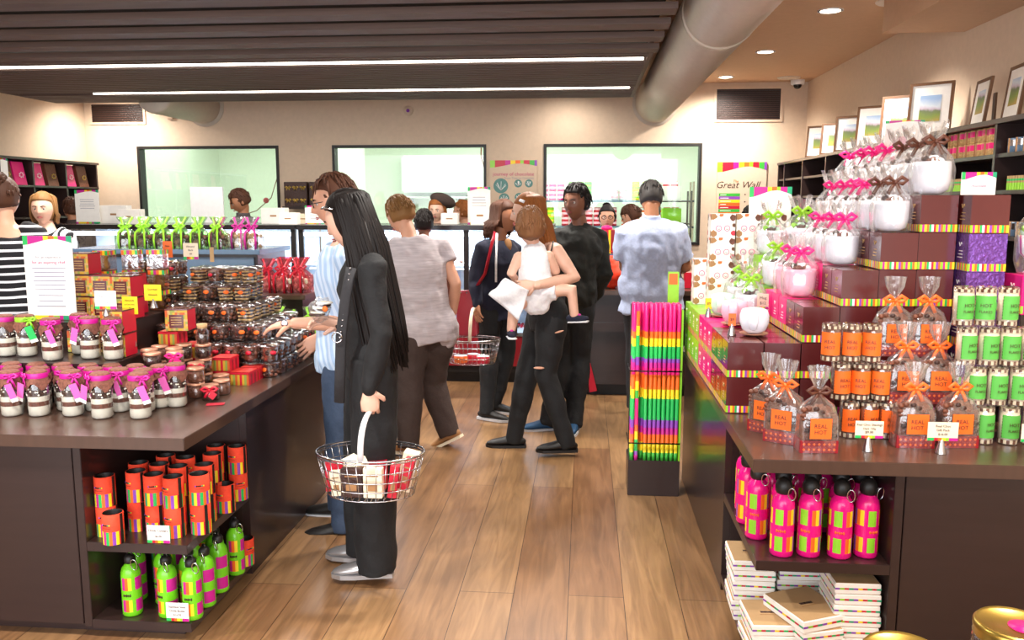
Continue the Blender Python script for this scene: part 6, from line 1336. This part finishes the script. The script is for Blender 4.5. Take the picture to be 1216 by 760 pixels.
# ================================================================ things on the cases and counters
def ribbonbag(c, fill, rib):
    def f():
        r = thing('chocolate_bag', (0, 0, 0), 'x', 'bag'); m = MB(); rr = random.Random(len(c + fill))
        for i in range(34): m.ball((rr.uniform(-.05, .05), rr.uniform(-.028, .028), .012 + rr.random() * .09), .014, (fill, 'choclight' if fill == 'choc' else fill)[i % 2], 7, 5)
        part('chocolates', m, r, local=True); n = 20; m = MB(); vs = []
        prof = [(1, 0), (1.05, .04), (1, .1), (.4, .135), (.22, .15), (.4, .17), (.8, .215)]
        for j, (q, z) in enumerate(prof):
            for k_ in range(n): a = 2 * PI * k_ / n; w_ = 1 + .15 * math.sin(a * 6 + j); vs.append((q * .066 * math.cos(a) * w_, q * .042 * math.sin(a) * w_, z))
        m.add(vs, [(j * n + k_, j * n + (k_ + 1) % n, (j + 1) * n + (k_ + 1) % n, (j + 1) * n + k_) for j in range(6) for k_ in range(n)], {'red': 'cello_red', 'lime': 'cello_green'}.get(c, 'cello'), True); part('cellophane', m, r, local=True)
        m = MB()
        for x in (-.04, .025): m.tube([(x, -.046, 0), (x * 1.1, -.05, .06), (x, -.046, .11), (x * .3, -.02, .15), (x * 1.2 + .02, -.02, .215)], [(.0075, .002)] * 5, rib, 6, side=(1, 0, 0)); m.tube([(x + .012, -.0465, 0), (x * 1.1 + .012, -.0505, .06), (x + .012, -.0465, .11)], [(.003, .002)] * 3, 'choc', 6, side=(1, 0, 0))
        bow(m, (0, -.03, .15), .036, rib, .1, .04); part('ribbon', m, r, local=True); return r
    return f
GB, MBg, RB = Proto(ribbonbag('lime', 'choc', 'lime')), Proto(ribbonbag('pink', 'biscuit', 'magenta')), Proto(ribbonbag('red', 'cream', 'redribbon'))
for i in range(11):
    row = i % 2; x = -2.95 + (i // 2) * .125 + row * .06; P_ = GB
    P_.put((x - .03, 5.28 + row * .14, 1.3005), 'bag of dark chocolates with lime green ribbon on the glossy cabinet, %s' % (ORD[i] if i < 10 else 'last') + ' from left', rz=rnd.uniform(-.4, .4), group='lime ribboned chocolate bags', scale=.95)
for i, x in enumerate((-2.36, -2.25, -2.14)): MBg.put((x, 5.3 + .06 * (i % 2), 1.3005), 'bag of chocolates with bright pink ribbon on the glossy cabinet, %s' % ORD[i], rz=rnd.uniform(-.3, .3), group='pink ribboned chocolate bags', scale=.95)
for i, (x, y) in enumerate(((-2.0, 5.2), (-1.9, 5.18), (-1.8, 5.2), (-1.95, 5.36), (-1.84, 5.36))): RB.put((x, y, 1.0305), 'bag of cream chocolates with deep red ribbon on the side shelf, %s' % ORD[i], rz=rnd.uniform(-.3, .3), group='red ribboned bags on the side shelf')
for i in range(8): GB.put((-2.35 + i * .11, 4.62 + .14 * (i % 2), .7805), 'green ribboned chocolate bag on the low table behind the counter, %s from left' % ORD[i], rz=rnd.uniform(-.4, .4), group='green ribboned bags on the low table')
def tray_sign(px, pyb, w_px, h_px, Y, lab, lines=(), **kw):
    p = at(px, pyb, Y); k_ = Y / 1000; return signboard((p.x, Y, 1.4005), w_px * k_, h_px * k_, lab, list(lines), **kw)
s_ = tray_sign(105, 265, 31, 41, 7.6, 'white sign with coloured wavy top standing on the left glass case'); lines_print(s_, -.08, .08, .14, .22, 5)
s_ = tray_sign(569, 268, 27, 44, 7.6, 'white sign with coloured wavy top standing on the middle glass case'); lines_print(s_, -.07, .07, .14, .24, 5)
s_ = tray_sign(375, 265, 26, 22, 7.6, 'small white sign with pink corner on the glass case behind the man with glasses'); lines_print(s_, -.06, .06, .05, .1, 3)
for px, w_, h, c, lab in ((140, 34, 22, 'paper', 'wide white box with gold mark on the left glass case'), (158, 28, 18, 'paper', 'smaller white box before the wide one on the left glass case'), (328, 30, 19, 'paper', 'white box on the glass case beside the left window'), (345, 22, 14, 'paper', 'low white box right of the larger white box on the case'), (535, 20, 13, 'paper', 'small white box in front of the worker in the beret'), (571, 22, 22, 'paper', 'pale box before the sign on the middle glass case'), (362, 10, 12, 'cream', 'small cream tub on the glass case'), (500, 14, 12, 'paper', 'small white stand behind the curly black hair')):
    Y = 7.5 if px in (158, 345, 571) else 7.72; p = at(px, 265, Y); k_ = Y / 1000; m = MB(); m.box(-w_ * k_ / 2, w_ * k_ / 2, -.05, .05, 0, h * k_, c); r = thing('display_box', (p.x, Y - .02, 1.4005), lab, 'box'); part('carton', m, r, local=True, bevel=.002); part('mark', MB().box(-.03, .03, -.0512, -.0502, h * k_ * .45, h * k_ * .55, 'tan'), r, local=True)
p = at(246, 250, 8.2); thing('menu_screen', (p.x, 8.2, 0), 'blank white panel standing behind the ribboned bags in front of the left window', 'panel', mb=MB().box(p.x - .17, p.x + .17, 8.2, 8.22, 0, 1.75, 'white'), bevel=.004)
for px, w_, y0_, y1_ in ((352, 28, 216, 245), (377, 18, 216, 245)):
    p = at(px, y1_, 9.4); r = thing('wrapped_gift_stack', (p.x, 9.4, 1.4), 'stack of black gift boxes with gold ribbon against the back wall, %s' % ('left stack' if px == 352 else 'right stack'), 'gift'); q = w_ * .0047
    part('boxes', MB().box(p.x - q, p.x + q, 9.38, 9.6, p.z, at(px, y0_, 9.4).z, 'choc'), r, bevel=.004); m = MB()
    for j in range(2):
        for i in range(3 if px == 352 else 2): bow(m, (p.x - q + .05 + i * .085, 9.37, p.z + .07 + j * .14), .03, 'gold', 0, .03)
    part('gold_bows', m, r); thing('wall_shelf', (p.x, 9.5, p.z - .03), 'dark wall shelf under the %s stack of black gift boxes' % ('left' if px == 352 else 'right'), 'shelf', mb=MB().box(p.x - q - .02, p.x + q + .02, 9.36, YB, p.z - .03, p.z - .001, 'laminate'))
# cup with hanging string inside left window
tag(link('string_garland', MB().tube([at(331, 205, 9.81), at(322, 235, 9.95), at(305, 250, 9.95), at(290, 255, 9.95)], .006, 'rope', 6).ball(at(316, 238, 9.93), .035, 'red', 12, 8).mesh()), 'thin string with a red ball hanging inside the left window', 'decoration')
# posters on the back wall
def poster(x0, x1, z0, z1, lab, lines, deco):
    r = thing('poster', ((x0 + x1) / 2, YB - .02, z0), lab, 'poster'); w_ = x1 - x0; h = z1 - z0
    m = MB().box(-w_ / 2, w_ / 2, .0, .012, 0, h, 'wall'); cc = ['lime', 'red', 'magenta', 'yellow', 'orange', 'lime', 'red', 'green', 'purple']; wd = [1, 2.1, 1.1, 1, 1, .7, 1.2, 1, .5]; tot = sum(wd); a = 0
    for c, k_ in zip(cc, wd):
        q0 = a / tot; q1 = (a + k_) / tot; a += k_; d = lambda q: h * (.09 + .035 * math.cos(q * 5)); m.quad((-w_ / 2 + w_ * q0, -.001, h), (-w_ / 2 + w_ * q0, -.001, h - d(q0)), (-w_ / 2 + w_ * q1, -.001, h - d(q1)), (-w_ / 2 + w_ * q1, -.001, h), c)
    deco(m, w_, h); part('printed_sheet', m, r, local=True)
    for s_, k_, x, fz, mm, sh in lines: o = text(r, s_, k_, (x * w_, -.0015, h * fz), m=mm, shear=sh)
    return r
def deco1(m, w_, h):
    rr = random.Random(3)
    for x, z, q in ((-.27, .56, .085), (.1, .6, .045), (.33, .6, .045), (-.2, .34, .06), (.12, .36, .05)):
        m.add([(x * w_ + q * math.cos(a), -.0012, z * h + q * math.sin(a)) for a in [2 * PI * i / 20 for i in range(20)]], [tuple(range(20))], 'art_green')
        for i in range(7): a = rr.random() * 6.28; m.tube([(x * w_, -.0016, z * h - q * .6), (x * w_ + q * .7 * math.cos(a), -.0016, z * h + q * .6 * abs(math.sin(a)))], .003, 'white', 4)
def deco2(m, w_, h):
    cs = ['green', 'purple', 'yellow', 'orange', 'red', 'green', 'orange', 'magenta', 'magenta', 'yellow', 'purple', 'green', 'orange', 'green']; z = h * .615
    for i, c in enumerate(cs): dz = h * .0395; m.box(-w_ * .45, -w_ * .02, -.0014, -.0008, z - dz * .92, z, c); m.box(-w_ * .42, -w_ * (.3 - .1 * (i % 3) * .5), -.0018, -.0014, z - dz * .6, z - dz * .4, 'paper'); z -= dz
    for i in range(9): m.ball((w_ * .08, -.002, h * (.6 - i * .045)), (.008, .002, .008), 'choc', 6, 4) if i % 2 == 0 else None; m.ball((w_ * .2, -.002, h * (.6 - i * .04)), (.008, .002, .008), 'red', 6, 4) if i < 7 and i != 4 else None
poster(-1.085, -.55, 1.42, 2.07, 'poster with a striped top and round green pictures between two windows', [('journey of chocolate', .056, 0, .735, 'lettering_pink', 0), ('from Tree to Creation', .036, .12, .675, 'lettering_grey', 0)], deco1)
poster(1.46, 2.0, 1.15, 2.04, 'poster with a striped top and a list of coloured bars, right of the last window', [('Great Wall', .105, -.08, .68, 'choc', .3), ('The', .04, -.12, .75, 'orange', .3)], deco2)
# service counter goods
bgc = at(725, 338, 6.98); r = thing('carrier_bag', (bgc.x, 7.0, .8905), 'bright orange carrier bag slumped on the service counter', 'bag')
m = MB(); m.ball((0, 0, .13), (.15, .1, .14), 'bag_orange', 20, 12, f=lambda v: Vector((v.x * (1 - .25 * max(0, v.z / .14)), v.y, max(v.z, -.13)))); m.tube([(-.06, -.02, .24), (-.03, -.02, .31), (.03, -.02, .31), (.06, -.02, .24)], [(.012, .004)] * 4, 'bag_orange', 8); part('bag', remesh(m, .01, .02, 1, 12), r, local=True)
m = MB(); m.tube([(-.07 + .03 * math.cos(a), -.1, .14 + .03 * math.sin(a)) for a in [q * .7 for q in range(8)]], .005, 'black', 6); part('round_logo', m, r, local=True)
r = thing('cash_register', (at(727, 300, 7.3).x, 7.3, .89), 'dark cash register on the service counter under the striped gift bag', 'register'); x = at(727, 300, 7.3).x
part('body', MB().box(x - .12, x + .12, 7.22, 7.4, .891, 1.14, 'blackgloss'), r, bevel=.008); part('shelf_plate', MB().box(x - .13, x + .13, 7.2, 7.42, 1.14, 1.165, 'bluegrey'), r)
r = thing('striped_gift_bag', (x - .01, 7.3, 1.1655), 'pink, red and orange striped gift bag standing on the cash register', 'bag'); m = MB(); m.box(-.09, .09, -.05, .05, 0, .2, 'red'); stripes(m, (-.09, -.0508, 0), (1, 0, 0), (0, 0, 1), .18, .2, ['pink', 'red', 'yellow', 'darkred', 'red', 'lime'], [2, 1.4, 1, 3, 1, 1]); part('bag', m, r, local=True)
m = MB(); m.ball((-.04, -.02, .215), (.05, .03, .025), 'pink', 12, 8); part('tissue', m, r, local=True)
for px, c, z1, lab in ((748, 'kraft', .06, 'small kraft box on the service counter beside the orange bag'), (738, 'maroon', .03, 'flat maroon box on the service counter'), (835, 'darkred', .2, 'tall dark red striped box on the service counter at right'), (822, 'red', .13, 'red box on the service counter behind the man in the pale shirt')):
    p = at(px, 340, 6.95); thing('counter_box', (p.x, 6.95 if z1 < .1 else 7.1, .8905), lab, 'box', mb=MB().box(-.05, .05, -.04, .04, 0, z1, c), local=True, bevel=.003)
r = thing('leaning_card', (at(701, 410, 6.82).x, 6.84, 0), 'green and red tapering tag hanging at the front of the service counter', 'tag'); p0, p1 = at(700, 402, 6.84), at(705, 465, 6.84)
m = MB(); T0 = [at(697, 432, 6.84), at(701, 431, 6.84), at(709, 464, 6.84), at(700, 466, 6.84)]; m.add(T0 + [v + Vector((0, .008, 0)) for v in T0], [(0, 1, 2, 3), (7, 6, 5, 4), (0, 4, 5, 1), (1, 5, 6, 2), (2, 6, 7, 3), (3, 7, 4, 0)], 'red'); part('red_end', m, r); part('green_cord', MB().tube([at(697, 404, 6.84), at(699, 432, 6.84)], .012, 'brightgreen', 8), r)
